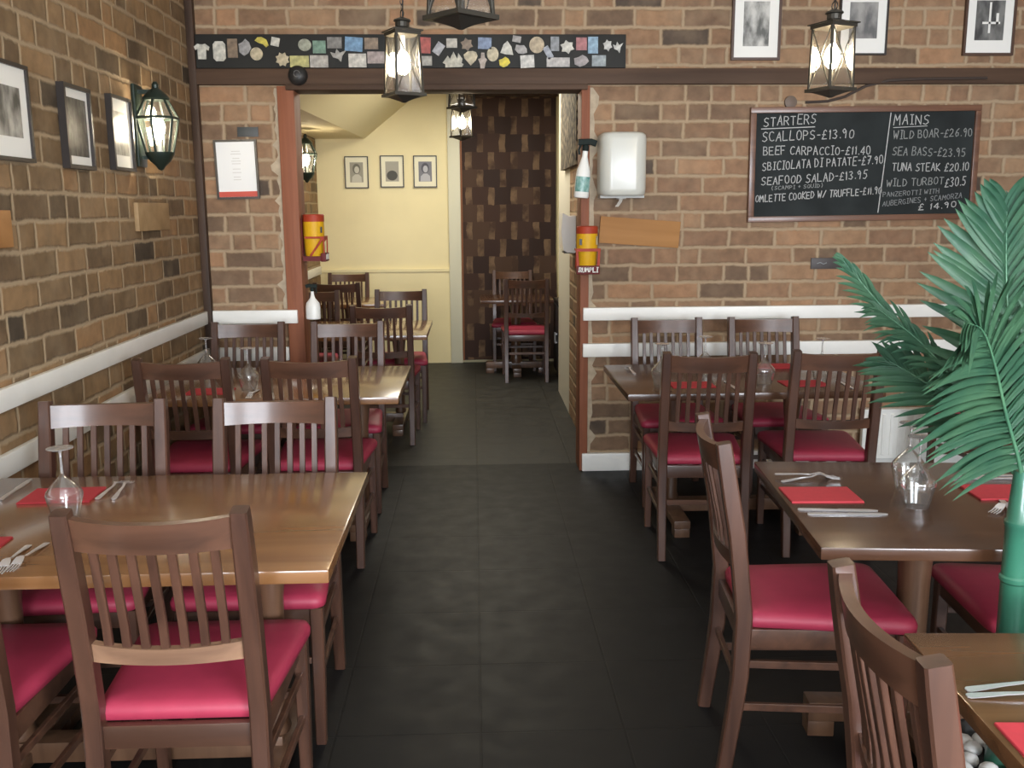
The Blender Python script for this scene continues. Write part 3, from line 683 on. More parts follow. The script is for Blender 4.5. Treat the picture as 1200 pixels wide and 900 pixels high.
# ------------------------------------------------------------------ chalk lettering (strokes)
G = {
'A': [[(0, 0), (.5, 1), (1, 0)], [(.2, .4), (.8, .4)]], 'B': [[(0, 0), (0, 1), (.7, .95), (.8, .75), (.6, .55), (0, .5)], [(.6, .55), (1, .3), (.8, .03), (0, 0)]],
'C': [[(.95, .88), (.6, 1), (.2, .9), (0, .5), (.2, .1), (.6, 0), (1, .1)]], 'D': [[(0, 0), (0, 1), (.6, .9), (1, .5), (.6, .08), (0, 0)]],
'E': [[(.95, 1), (0, 1), (0, 0), (1, 0)], [(0, .52), (.75, .52)]], 'F': [[(.95, 1), (0, 1), (0, 0)], [(0, .5), (.75, .5)]],
'G': [[(.95, .88), (.6, 1), (.2, .9), (0, .5), (.2, .1), (.6, 0), (1, .15), (1, .45), (.6, .45)]], 'H': [[(0, 0), (0, 1)], [(1, 0), (1, 1)], [(0, .5), (1, .5)]],
'I': [[(.1, 1), (.9, 1)], [(.5, 1), (.5, 0)], [(.1, 0), (.9, 0)]], 'K': [[(0, 0), (0, 1)], [(.95, 1), (0, .45), (1, 0)]], 'L': [[(0, 1), (0, 0), (.95, .03)]],
'M': [[(0, 0), (.1, 1), (.5, .4), (.9, 1), (1, 0)]], 'N': [[(0, 0), (0, 1), (1, 0), (1, 1)]], 'O': [[(.5, 1), (.12, .85), (0, .5), (.15, .12), (.5, 0), (.88, .15), (1, .5), (.88, .85), (.5, 1)]],
'P': [[(0, 0), (0, 1), (.7, .96), (.95, .75), (.7, .5), (0, .48)]], 'Q': [[(.5, 1), (.12, .85), (0, .5), (.15, .12), (.5, 0), (.88, .15), (1, .5), (.88, .85), (.5, 1)], [(.6, .3), (1, 0)]],
'R': [[(0, 0), (0, 1), (.7, .96), (.95, .75), (.7, .5), (0, .48)], [(.45, .48), (1, 0)]], 'S': [[(.95, .9), (.5, 1), (.08, .82), (.2, .57), (.8, .42), (.95, .2), (.5, 0), (0, .1)]],
'T': [[(0, 1), (1, 1)], [(.5, 1), (.5, 0)]], 'U': [[(0, 1), (0, .25), (.25, 0), (.75, 0), (1, .25), (1, 1)]], 'V': [[(0, 1), (.5, 0), (1, 1)]],
'W': [[(0, 1), (.22, 0), (.5, .7), (.78, 0), (1, 1)]], 'Z': [[(0, 1), (1, 1), (0, 0), (1, 0)]], 'Y': [[(0, 1), (.5, .5), (1, 1)], [(.5, .5), (.5, 0)]],
'0': [[(.5, 1), (.12, .85), (.05, .5), (.15, .12), (.5, 0), (.85, .15), (.95, .5), (.85, .85), (.5, 1)]], '1': [[(.25, .75), (.55, 1), (.5, 0)]],
'2': [[(.05, .8), (.4, 1), (.85, .85), (.8, .55), (0, 0), (1, .02)]], '3': [[(.1, .92), (.6, 1), (.85, .78), (.4, .55), (.9, .3), (.6, 0), (0, .08)]],
'4': [[(.7, 0), (.7, 1), (0, .3), (1, .3)]], '5': [[(.9, 1), (.2, 1), (.12, .58), (.65, .6), (.9, .3), (.55, 0), (.05, .06)]],
'6': [[(.8, .95), (.3, .7), (.05, .3), (.35, 0), (.8, .12), (.8, .42), (.4, .5), (.1, .3)]], '7': [[(.05, 1), (.95, 1), (.4, 0)], [(.25, .5), (.8, .5)]],
'9': [[(.85, .75), (.5, 1), (.1, .78), (.4, .52), (.85, .75), (.7, 0)]],
'£': [[(.95, .85), (.7, 1), (.4, .85), (.35, .3), (.05, 0), (1, .03)], [(.1, .48), (.75, .48)]],
'-': [[(.1, .48), (.9, .5)]], '.': [[(.4, .02), (.5, .08)]], '/': [[(0, 0), (.9, 1)]], '+': [[(.5, .2), (.5, .8)], [(.15, .5), (.85, .5)]],
'(': [[(.7, 1.1), (.35, .5), (.7, -.1)]], ')': [[(.3, 1.1), (.65, .5), (.3, -.1)]]}
def write(bm, text, x0, x1, z0, z1, cap, y, r, rng, word=None):
    """text from x0 to x1, base line rising from z0 to z1, drawn on plane y"""
    wts = [{' ': .55, '.': .4, '-': .7, 'I': .75, '1': .6, 'M': 1.15, 'W': 1.2}.get(c, 1.0) for c in text]
    tot = sum(wts); cur = 0; nw = 0
    for c, w in zip(text, wts):
        a = x0 + (x1-x0)*cur/tot; b_ = x0 + (x1-x0)*(cur+w)/tot; zb = z0 + (z1-z0)*(cur/tot); cur += w
        if c == ' ': nw += 1; continue
        if word is not None and nw != word: continue
        wd = (b_-a)*.70; hh = cap*rng.uniform(.9, 1.06); dz = rng.uniform(-.05, .05)*cap; sl = rng.uniform(-.04, .10)
        for st in G[c]:
            pts = [Vector((a + wd*(u) + sl*cap*v, 0, zb + dz + hh*v)) for u, v in st]
            ribbon(bm, pts, r, y)
def ribbon(bm, pts, r, y):
    for p, q in zip(pts[:-1], pts[1:]):
        d = (q-p); L_ = d.length
        if L_ < 1e-6: continue
        d /= L_; n = Vector((-d.z, 0, d.x)); p2 = p - d*r*.6; q2 = q + d*r*.6
        prism(bm, [((p2+n*r).x, (p2+n*r).z), ((q2+n*r).x, (q2+n*r).z), ((q2-n*r).x, (q2-n*r).z), ((p2-n*r).x, (p2-n*r).z)], y-.0012, y)
# chalkboard
CBX, CBZ, CBW, CBH = 2.312, 1.85, 1.372, .662
t = thing('chalkboard', 'wooden-framed chalkboard menu on the back brick wall', 'chalkboard', (CBX, YB, CBZ), 0); t.rotation_euler = (0, R(-.5), 0)
fw = .034
bm = boxes((-CBW/2, CBW/2, -.035, 0, CBH/2-fw, CBH/2), (-CBW/2, CBW/2, -.035, 0, -CBH/2, -CBH/2+fw), (-CBW/2, -CBW/2+fw, -.035, 0, -CBH/2+fw, CBH/2-fw), (CBW/2-fw, CBW/2, -.035, 0, -CBH/2+fw, CBH/2-fw)); bevel(bm, .004)
obj('frame', bm, wood('chalkboard_frame_wood', (.10, .045, .026), (.18, .085, .05), .4, 0), t)
obj('board', boxes((-CBW/2+fw, CBW/2-fw, -.02, -.002, -CBH/2+fw, CBH/2-fw)), plain('chalkboard_slate', (.017, .021, .021), .8, noise=.35, nscale=5, spec=.3), t, smooth=0)
rng = random.Random(4)
def bx_(cx): return -CBW/2 + ((cx/4+860)-877.5)/(1144-877.5)*CBW
def bz_(cy): return CBH/2 - ((cy/4+110)-126)/(258-126)*CBH
def line(s, x0, x1, y0, y1, h, r=.0023, mat=None):
    for k in range(s.count(' ')+1):
        bm = bmesh.new(); write(bm, s, bx_(x0), bx_(x1), bz_(y0), bz_(y1), h/4/132*CBH, -.0202, r, rng, k)
        obj('chalk_word', bm, mat or m_chalk, t, smooth=0)
def rule(pts, r):
    bm = bmesh.new(); P = [Vector((bx_(x), 0, bz_(y))) for x, y in pts]; ribbon(bm, P, r, -.0202); obj('chalk_rule', bm, m_chalk, t, smooth=0)
m_cmid = plain('chalk_mid', (.30, .31, .30), .9)
line('STARTERS', 133, 380, 150, 138, 42); rule([(122, 162), (368, 155)], .0024)
line('SCALLOPS-£13.90', 128, 560, 218, 207, 42); line('BEEF CARPACCIO-£11.40', 135, 640, 280, 284, 38)
line('SBICIOLATA DI PATATE-£7.90', 133, 700, 352, 326, 38); line('SEAFOOD SALAD-£13.95', 130, 630, 420, 394, 38)
line('OMLETTE COOKED W/ TRUFFLE-£11.90', 105, 700, 498, 466, 32)
rule([(718, 95), (700, 330), (682, 555)], .0026)
line('MAINS', 733, 905, 150, 147, 46); rule([(733, 163), (890, 157)], .0018)
line('TUNA STEAK £20.10', 738, 1105, 362, 366, 36); line('£ 14.90', 872, 1060, 547, 533, 28); line('£30.5', 990, 1095, 442, 430, 40)
line('(SCAMPI + SQUID)', 175, 425, 442, 432, 17, .0016, m_cmid); line('WILD BOAR-£26.90', 735, 1110, 215, 205, 38, .0022, m_cmid)
line('SEA BASS-£23.95', 735, 1085, 288, 302, 38, .0022, m_cmid); line('WILD TURBOT', 715, 990, 434, 426, 34, .0022, m_cmid)
line('PANZEROTTI WITH', 702, 970, 482, 468, 22, .0016, m_chalk_dim); line('AUBERGINES + SCAMORZA', 702, 1080, 526, 490, 24, .0016, m_chalk_dim)

# ------------------------------------------------------------------ magnet board over the doorway
bm = boxes((XL+.048, .882, YB-.045, YB, 2.394, 2.577)); bevel(bm, .003)
tag(obj('magnet_board', bm, plain('board_black', (.010, .010, .008), .7, noise=.3, nscale=8), None), 'long black board of souvenir magnets above the doorway beam', 'board')
YM = YB-.0451
def poly_reg(n, rx, rz, ph=0): return [(rx*math.cos(ph+2*PI*k/n), rz*math.sin(ph+2*PI*k/n)) for k in range(n)]
def shp(kind, w, h):
    a, b_ = w/2, h/2
    if kind == 'rect': return [(-a, -b_), (a, -b_), (a, b_), (-a, b_)]
    if kind == 'round': return poly_reg(20, a, b_)
    if kind == 'tag': return [(x*a, z*b_) for x, z in ((-.6, -1), (.6, -1), (1, -.7), (1, .7), (.6, 1), (-.6, 1), (-1, .7), (-1, -.7))]
    if kind == 'shirt': return [(x*a, z*b_) for x, z in ((-.55, -1), (.5, -1), (.55, .25), (.85, .1), (1, .55), (.45, .95), (.15, .85), (-.2, .85), (-.5, .95), (-1, .6), (-.85, .15), (-.55, .3))]
    if kind == 'star': return [((1 if k % 2 else .74)*a*math.cos(2*PI*k/16), (1 if k % 2 else .74)*b_*math.sin(2*PI*k/16)) for k in range(16)]
    if kind == 'ship': return [(x*a, z*b_) for x, z in ((-.75, -1), (.85, -.9), (1, -.55), (.8, -.45), (.9, .1), (.5, .85), (.4, .1), (.05, 1), (-.3, .1), (-.5, .5), (-1, -.4), (-.75, -.55))]
    if kind == 'heart': return [(x*a, z*b_) for x, z in ((0, -1), (.75, -.3), (1, .3), (.8, .85), (.3, 1), (-.4, .95), (-1, .5), (-.9, 0))]
    if kind == 'fan': return [(x*a, z*b_) for x, z in ((-1, .3), (-.6, .9), (0, 1), (.7, .5), (1, -.6), (.6, -1), (.2, -.4), (-.5, -.1))]
    if kind == 'bird': return [(x*a, z*b_) for x, z in ((-1, .5), (-.4, .3), (-.2, 1), (.2, .4), (1, .8), (.5, 0), (.3, -1), (-.1, -.5), (-.7, -.3))]
    if kind == 'house': return [(x*a, z*b_) for x, z in ((-1, -.7), (-.2, -.9), (1, -1), (.7, .2), (.1, 1), (-.5, .5))]
    if kind == 'flower': return [((1 if k % 2 else .68)*a*math.cos(2*PI*k/12+.2), (1 if k % 2 else .68)*b_*math.sin(2*PI*k/12+.2)) for k in range(12)]
    if kind == 'blob': return [(x*a, z*b_) for x, z in ((-.9, -.6), (-.2, -1), (.5, -.7), (1, -.1), (.7, .6), (.1, 1), (-.4, .6), (-1, .4))]
    if kind == 'figure': return [(x*a, z*b_) for x, z in ((-.5, -1), (.4, -1), (.6, -.3), (1, .1), (.5, .4), (.4, 1), (-.3, 1), (-.4, .3), (-1, .2), (-.6, -.4))]
CW, CGY, CCR, CBL, CYE, CRD, CGN, CBR = (.62, .60, .52), (.22, .21, .19), (.55, .47, .31), (.16, .30, .46), (.62, .52, .08), (.42, .08, .06), (.18, .30, .22), (.24, .17, .11)
MAG = [
 (-1.515, 2.484, .086, .086, 'shirt', CW, 0, 'white shirt-shaped magnet at the left end of the black board'),
 (-1.418, 2.484, .069, .107, 'tag', CW, 0, 'white rounded tag magnet, second from the left on the black board'),
 (-1.344, 2.500, .056, .102, 'rect', CBR, 0, 'narrow grey-brown magnet right of the white rounded tag'),
 (-1.274, 2.505, .070, .091, 'blob', (.34, .33, .32), 0, 'pale grey lopsided magnet left of the yellow fan'),
 (-1.180, 2.533, .076, .056, 'fan', CYE, 0, 'yellow fan-shaped magnet near the left end of the board'),
 (-1.212, 2.470, .070, .070, 'round', CCR, 0, 'round cream magnet below the yellow fan'),
 (-1.104, 2.535, .046, .046, 'rect', CW, 12, 'tiny white magnet by the top edge above the sun-shaped one'),
 (-1.068, 2.440, .081, .080, 'star', CCR, 0, 'cream sun-shaped magnet above the round black bell'),
 (-.973, 2.429, .106, .062, 'rect', (.50, .47, .18), 0, 'yellowish card magnet directly right of the sun-shaped one'),
 (-.863, 2.429, .102, .066, 'rect', (.46, .43, .38), 0, 'greyish-white card magnet, second right of the sun-shaped one'),
 (-.940, 2.518, .074, .066, 'round', (.36, .37, .28), 0, 'round pale green magnet above the yellowish card'),
 (-.859, 2.507, .072, .068, 'rect', CGN, 0, 'teal green magnet above the greyish-white card'),
 (-.773, 2.530, .081, .060, 'rect', CGY, 0, 'dull grey picture magnet above the grey bird'),
 (-.753, 2.462, .091, .070, 'bird', (.40, .38, .34), 0, 'grey bird-shaped magnet left of the plain white card'),
 (-.665, 2.522, .099, .076, 'rect', CBL, 4, 'bright blue picture magnet above the plain white card'),
 (-.647, 2.434, .100, .074, 'rect', (.58, .55, .48), 0, 'plain white card magnet below the bright blue one'),
 (-.566, 2.526, .076, .061, 'rect', CBR, 0, 'brownish magnet left of the lit lantern, upper of two'),
 (-.542, 2.450, .097, .064, 'rect', (.36, .29, .26), 0, 'pinkish grey magnet left of the lit lantern, lower of two'),
 (-.264, 2.516, .064, .086, 'rect', CRD, 3, 'red magnet just right of the lit lantern'),
 (-.270, 2.432, .088, .052, 'rect', (.40, .38, .33), 0, 'whitish card magnet below the red one by the lantern'),
 (-.187, 2.498, .046, .066, 'rect', (.44, .44, .46), 35, 'small tilted pale magnet right of the red one'),
 (-.112, 2.528, .061, .050, 'rect', (.52, .49, .42), 0, 'small white card magnet above the sailing ship'),
 (-.106, 2.438, .119, .086, 'ship', (.55, .52, .42), 0, 'white sailing ship magnet'),
 (-.027, 2.521, .074, .074, 'flower', CBR, 0, 'brown spiky magnet above the leaf-shaped one'),
 (-.006, 2.446, .079, .078, 'heart', CCR, 0, 'cream leaf-shaped magnet right of the ship'),
 (.075, 2.527, .076, .062, 'rect', (.20, .26, .38), 2, 'blue and white magnet above the little figure'),
 (.062, 2.433, .051, .086, 'figure', (.44, .36, .30), 0, 'little brown figure magnet left of the cream disc'),
 (.120, 2.468, .066, .079, 'round', CCR, 0, 'cream disc magnet left of the white house'),
 (.187, 2.425, .064, .058, 'blob', (.72, .58, .02), 0, 'vivid yellow magnet at the middle of the board'),
 (.200, 2.502, .074, .076, 'house', CW, 0, 'white house-shaped magnet above the vivid yellow one'),
 (.283, 2.494, .074, .054, 'blob', (.38, .36, .34), 25, 'tilted grey magnet right of the white house'),
 (.257, 2.550, .048, .034, 'rect', (.34, .32, .30), 10, 'tiny grey magnet at the top edge above the tilted grey one'),
 (.317, 2.428, .079, .069, 'rect', (.60, .58, .53), -3, 'square white card magnet below the tan disc'),
 (.371, 2.518, .086, .090, 'round', (.48, .38, .24), 0, 'large tan disc magnet, biggest round one on the right'),
 (.436, 2.477, .034, .071, 'rect', (.36, .38, .42), -30, 'slim slanted grey magnet right of the tan disc'),
 (.474, 2.524, .048, .078, 'rect', (.26, .27, .28), 0, 'grey upright magnet between tan disc and white flower'),
 (.545, 2.507, .084, .076, 'flower', CW, 0, 'white flower-shaped magnet right of the tan disc'),
 (.493, 2.424, .132, .051, 'rect', (.48, .45, .42), 0, 'long whitish strip magnet below the white flower'),
 (.626, 2.524, .061, .069, 'rect', (.40, .14, .14), 0, 'dull red magnet right of the white flower'),
 (.692, 2.517, .058, .091, 'rect', (.24, .38, .50), 0, 'light blue upright magnet near the right end of the board'),
 (.627, 2.432, .086, .066, 'blob', (.32, .28, .27), 0, 'grey-brown blotchy magnet below the dull red one'),
 (.727, 2.432, .080, .060, 'rect', (.28, .32, .33), 0, 'grey-blue card magnet below the light blue upright'),
 (.776, 2.516, .056, .066, 'flower', (.54, .53, .50), 0, 'white ornate magnet, second from the right end'),
 (.836, 2.505, .060, .062, 'bird', (.56, .55, .50), 0, 'white jagged magnet at the right end of the board'),
]
for i, (x, z, w, h, k, c, rot, lab) in enumerate(MAG):
    bm = bmesh.new(); prism(bm, shp(k, w, h), -.007, 0)
    if rot: bmesh.ops.rotate(bm, verts=bm.verts, cent=(0, 0, 0), matrix=Matrix.Rotation(R(rot), 3, 'Y'))
    tag(obj('fridge_magnet', bm, plain('magnet_paint_%d' % i, tuple(q*.8 for q in c), .45, noise=.35, nscale=45), None, smooth=25, loc=(x, YM, z)), lab, 'magnet', 'souvenir magnets on the black board')

# ------------------------------------------------------------------ lanterns
def lantern_light(loc, power, col=(1.0, .74, .42), rad=.03):
    l = bpy.data.lights.new('lantern_light', 'POINT'); l.energy = power; l.color = col; l.shadow_soft_size = rad
    o = bpy.data.objects.new('lantern_light', l); COL.objects.link(o); o.location = loc
    return o
def make_lantern(label, loc, rz, w0, w1, h, ceil_z, lit, power, group='pendant lanterns'):
    """w0 top width, w1 bottom width of the glass box, loc = bottom centre"""
    t = thing('pendant_lantern', label, 'lantern', loc, rz, group)
    a0, a1 = w0/2, w1/2
    bm = bmesh.new(); bbox(bm, -a1-.012, a1+.012, -a1-.012, a1+.012, 0, .012)
    lathe(bm, [(a1*.9*1.414, 0.0), (.02, -.018), (.006, -.024)], 4, rot0=PI/4)
    obj('bottom_tray', bm, m_lantern, t, smooth=0)
    corners = lambda a, z: [Vector((sx*a, sy*a, z)) for sx, sy in ((-1, -1), (1, -1), (1, 1), (-1, 1))]
    B0, T0 = corners(a1, .012), corners(a0, h)
    for k in range(4):
        bm = bmesh.new(); sweep(bm, [B0[k], T0[k]], .010, .010); obj('corner_bar', bm, m_lantern, t)
        k2 = (k+1) % 4; bm = bmesh.new(); V = [bm.verts.new(p*1) for p in (B0[k], B0[k2], T0[k2], T0[k])]
        c = sum((v.co for v in V), Vector())/4; nrm = Vector((c.x, c.y, 0)).normalized()*.002
        V2 = [bm.verts.new(v.co - nrm) for v in V]
        bm.faces.new(V); bm.faces.new(V2[::-1])
        for q in range(4): bm.faces.new((V[q], V2[q], V2[(q+1) % 4], V[(q+1) % 4]))
        p = obj('pane', bm, m_pane, t, smooth=0)
        bm = bmesh.new(); off = nrm*1.5
        tube(bm, [B0[k]+off, T0[k2]+off], 0.0022, 5); tube(bm, [B0[k2]+off, T0[k]+off], .0022, 5); obj('cross_wire', bm, m_lantern, p)
    bm = bmesh.new(); bbox(bm, -a0-.008, a0+.008, -a0-.008, a0+.008, h-.006, h+.008)
    lathe(bm, [((a0+.016)*1.414, h+.008), ((a0+.016)*1.414, h+.013), (.045, h+.022), (.034, h+.026)], 4, rot0=PI/4)
    lathe(bm, [(.026, h+.024), (.029, h+.028), (.029, h+.046), (.036, h+.050), (.034, h+.056), (.012, h+.064)], 14)
    obj('roof', bm, m_lantern, t, smooth=20)
    bm = bmesh.new(); pts = [(.0, .016*math.cos(u), h+.079+.016*math.sin(u)) for u in [2*PI*k/14 for k in range(15)]]; tube(bm, pts, .0025, 6, caps=False); obj('ring', bm, m_lantern, t)
    bm = bmesh.new(); z = h+.090; zt = ceil_z-loc[2]; i = 0
    while z < zt-.03:
        n = 10; pp = [((.007*math.cos(u) if i % 2 else 0), (0 if i % 2 else .007*math.cos(u)), z+.014+.014*math.sin(u)) for u in [2*PI*k/n for k in range(n+1)]]
        tube(bm, pp, .0018, 5, caps=False); z += .022; i += 1
    tube(bm, [(.004, .004, h+.062), (.012, .0, (h+zt)/2), (.003, 0, zt-.01)], .0028, 6)
    obj('chain', bm, m_black, t)
    bm = bmesh.new(); lathe(bm, [(.045, zt), (.045, zt-.012), (.012, zt-.03)], 16); obj('ceiling_cap', bm, m_lantern, t)
    bm = bmesh.new(); lathe(bm, [(.011, h-.005), (.011, h-.065)], 12); obj('lamp_holder', bm, m_white, t)
    bm = bmesh.new(); zz = h-.065; lathe(bm, [(.010, zz), (.026, zz-.026), (.032, zz-.052), (.026, zz-.078), (.010, zz-.094), (0, zz-.096)], 18)
    obj('bulb', bm, m_bulb if lit else plain('unlit_bulb', (.6, .6, .55), .3), t)
    if lit:
        l = lantern_light((0, 0, zz-.05), power); l.parent = t
        l.data.shadow_soft_size = .036
    return t
make_lantern('lit hanging lantern in front of the doorway beam', (-.283, 4.10, 2.062), R(28), .098, .118, .248, ZC, True, 12)
make_lantern('nearest hanging lantern at the top of the photo, only its base in view', (-.027, 2.60, 2.085), R(42), .098, .118, .248, ZC, False, 0)
make_lantern('lit hanging lantern in front of the photos above the chalkboard', (1.437, 3.90, 2.056), R(22), .110, .118, .248, ZC, True, 12)
make_lantern('hanging lantern just inside the doorway, its base below the beam', (-.068, 6.3, 2.235), R(35), .098, .118, .248, 2.78, False, 0)
make_lantern('small lit hanging lantern in the back room before the brown hanging', (-.083, 7.4, 2.135), R(40), .098, .112, .225, 2.78, True, 9)

def make_wall_lantern(label, y, zc, power, s=1.0):
    t = thing('wall_lantern', label, 'lantern', (XL, y, zc), 0, 'wall lanterns'); t.scale = (s, s, s)
    # half hexagonal lantern, growing out from the wall along +x
    cx = .092
    bm = boxes((0, .016, -.055, .055, -.17, .19)); bevel(bm, .006); obj('back_plate', bm, m_green_iron, t)
    hexr = lambda r, z: [Vector((cx + r*math.cos(2*PI*k/6+PI/6), r*math.sin(2*PI*k/6+PI/6), z)) for k in range(6)]
    lo, mid, hi = hexr(.058, -.11), hexr(.092, .045), hexr(.05, .125)
    for k in range(6):
        bm = bmesh.new(); sweep(bm, [lo[k], mid[k]], .010, .010); sweep(bm, [mid[k], hi[k]], .010, .010); obj('glazing_bar', bm, m_green_iron, t)
        k2 = (k+1) % 6
        for (p, q) in ((lo, mid), (mid, hi)):
            bm = bmesh.new(); V = [bm.verts.new(v) for v in (p[k], p[k2], q[k2], q[k])]
            cc = sum((v.co for v in V), Vector())/4; n = Vector((cc.x-cx, cc.y, 0)).normalized()*.002
            W = [bm.verts.new(v.co-n) for v in V]; bm.faces.new(V); bm.faces.new(W[::-1])
            for j in range(4): bm.faces.new((V[j], W[j], W[(j+1) % 4], V[(j+1) % 4]))
            obj('pane', bm, m_pane, t, smooth=0)
    bm = bmesh.new(); tube(bm, [*mid, mid[0]], .007, 6, caps=False); obj('rim', bm, m_green_iron, t)
    bm = bmesh.new(); lathe(bm, [(.056, .122), (.060, .13), (.05, .145), (.028, .165), (.014, .175), (.016, .19), (.008, .203), (0, .206)], 12, (cx, 0)); bbox(bm, .0, cx, -.010, .010, .150, .168); obj('cap', bm, m_green_iron, t)
    bm = bmesh.new(); lathe(bm, [(.066, -.105), (.064, -.115), (.045, -.145), (.022, -.165), (.012, -.180), (0, -.186)], 12, (cx, 0)); bbox(bm, .0, cx, -.010, .010, -.135, -.12); obj('base_cup', bm, m_green_iron, t)
    bm = bmesh.new(); lathe(bm, [(.012, -.11), (.012, -.05)], 10, (cx, 0)); obj('lamp_holder', bm, m_white, t)
    bm = bmesh.new(); lathe(bm, [(.010, -.05), (.027, -.015), (.030, .01), (.022, .035), (0, .045)], 16, (cx, 0)); obj('bulb', bm, m_bulb, t)
    l = lantern_light((cx, 0, 0), power); l.parent = t
make_wall_lantern('lit green iron wall lantern on the left brick wall', 4.74, 1.99, 10, 1.06)
make_wall_lantern('lit wall lantern in the back room, half hidden by the doorway post', 8.8, 2.05, 9, 1.1)

# ------------------------------------------------------------------ things on the posts
def make_spray(label, loc, rz, h, group, wf=1.0):
    t = thing('spray_bottle', label, 'bottle', loc, rz, group); k = h/.30
    bm = bmesh.new(); pr = [(.034, 0), (.038, .006), (.038, .10), (.034, .135), (.022, .175), (.014, .205), (.013, .235)]
    lathe(bm, [(r*k*(wf if z < .17 else 1), z*k) for r, z in pr], 20)
    for v in bm.verts: v.co.y *= .72
    obj('bottle', bm, plain('spray_white_plastic', (.80, .80, .76), .35), t)
    bm = bmesh.new(); lathe(bm, [(.015*k, .232*k), (.017*k, .237*k), (.017*k, .255*k), (.012*k, .262*k)], 14)
    sweep(bm, [(-.040*k, 0, .272*k), (.025*k, 0, .280*k), (.052*k, 0, .272*k)], .026*k, .030*k, side=Vector((0, 1, 0)))
    sweep(bm, [(-.025*k, 0, .262*k), (-.034*k, 0, .235*k), (-.028*k, 0, .212*k)], .014*k, .010*k, side=Vector((0, 1, 0)))
    obj('trigger_head', bm, plain('trigger_dark_green', (.012, .018, .016), .7, spec=.2), t)
    return t
t = make_spray('white trigger spray bottle with green label, hung by the towel dispenser', (.628, YB-.065, 1.663), 0, .345, 'spray bottles on the doorway posts')
t.rotation_euler = (0, R(5), 0)
bm = bmesh.new(); k = .345/.30
seg = 10
for (r0, z0, z1) in ((.0386*k, .03*k, .105*k),):
    A = []
    for i in range(seg+1):
        u = R(-155 + 130*i/seg); A.append((bm.verts.new((r0*math.cos(u), .72*r0*math.sin(u), z0)), bm.verts.new((r0*math.cos(u), .72*r0*math.sin(u), z1))))
    for a, b_ in zip(A[:-1], A[1:]): bm.faces.new((a[0], b_[0], b_[1], a[1]))
obj('label_sticker', bm, photo_mat('spray_label', (.05, .22, .17), (.35, .52, .50), 30, 3), t)
make_spray('white spray bottle with dark trigger hung on the left doorway post', (-.965, YB-.015, .962), PI, .215, 'spray bottles on the doorway posts', 1.6)
m_yel = plain('yellow_plastic', (.68, .38, .012), .5, spec=.3); m_red = plain('red_plastic', (.36, .045, .018), .55, spec=.3); m_dkred = plain('dark_red_plastic', (.12, .012, .012), .55, spec=.3)
def make_tub(label, loc, rz):
    t = thing('plaster_dispenser', label, 'dispenser', loc, rz, 'yellow dispensers on the doorway posts')
    bm = bmesh.new(); lathe(bm, [(.050, .025), (.056, .04), (.062, .15), (.062, .232)], 20, (0, -.065)); obj('tub', bm, m_yel, t)
    bm = bmesh.new(); lathe(bm, [(.064, .230), (.064, .268), (.060, .273)], 20, (0, -.065)); obj('lid', bm, m_red, t)
    bm = boxes((-.050, .050, -.004, 0, .02, .25), (-.06, .06, -.115, -.004, 0, .028)); obj('holder', bm, m_dkred, t, smooth=20)
    bm = bmesh.new()
    F = [(-.066, .02), (.066, .02), (.072, .145), (-.072, .145)]; I = [(-.052, .046), (.052, .046), (.058, .128), (-.058, .128)]
    o1 = [bm.verts.new((x, -.134, z)) for x, z in F]; i1 = [bm.verts.new((x, -.134, z)) for x, z in I]
    o2 = [bm.verts.new((x, -.128, z)) for x, z in F]; i2 = [bm.verts.new((x, -.128, z)) for x, z in I]
    for q in range(4):
        r_ = (q+1) % 4; bm.faces.new((o1[q], o1[r_], i1[r_], i1[q])); bm.faces.new((o2[r_], o2[q], i2[q], i2[r_]))
        bm.faces.new((o1[q], o2[q], o2[r_], o1[r_])); bm.faces.new((i1[r_], i2[r_], i2[q], i1[q]))
    for s in (-1, 1):
        sweep(bm, [(s*.070, -.130, .138), (s*.066, -.02, .138)], .006, .012); sweep(bm, [(s*.070, -.130, .138), (s*.064, -.05, .03)], .006, .012)
    obj('front_guard', bm, m_red, t, smooth=20)
    bm = bmesh.new(); A = [(bm.verts.new((.0635*math.cos(u), -.065+.0635*math.sin(u), .165)), bm.verts.new((.0635*math.cos(u), -.065+.0635*math.sin(u), .215))) for u in [R(-40+100*q/10) for q in range(11)]]
    for a, b_ in zip(A[:-1], A[1:]): bm.faces.new((a[0], b_[0], b_[1], a[1]))
    obj('side_label', bm, photo_mat('tub_label_'+str(len(bpy.data.materials)), (.25, .16, .08), (.62, .58, .42), 45, 2, .30, .45), t)
    bm = boxes((-.068, .068, -.140, -.110, -.004, .046)); bevel(bm, .004); pl = obj('name_panel', bm, m_dkred, t)
    bm = bmesh.new(); write(bm, 'RUMPLI', -.054, .062, .010, .010, .026, -.1401, .0030, random.Random(1)); obj('white_lettering', bm, m_white, pl, smooth=0)
    bm = boxes((-.05, -.035, -.120, -.112, .165, .20)); obj('slot', bm, m_black, t, smooth=0)
    return t
make_tub('yellow and red dispenser on the right doorway post, below the spray bottle', (.662, YB-.022, 1.227), 0)
make_tub('yellow and red dispenser seen side-on inside the left doorway post', (-1.018, YB+.062, 1.305), PI/2)
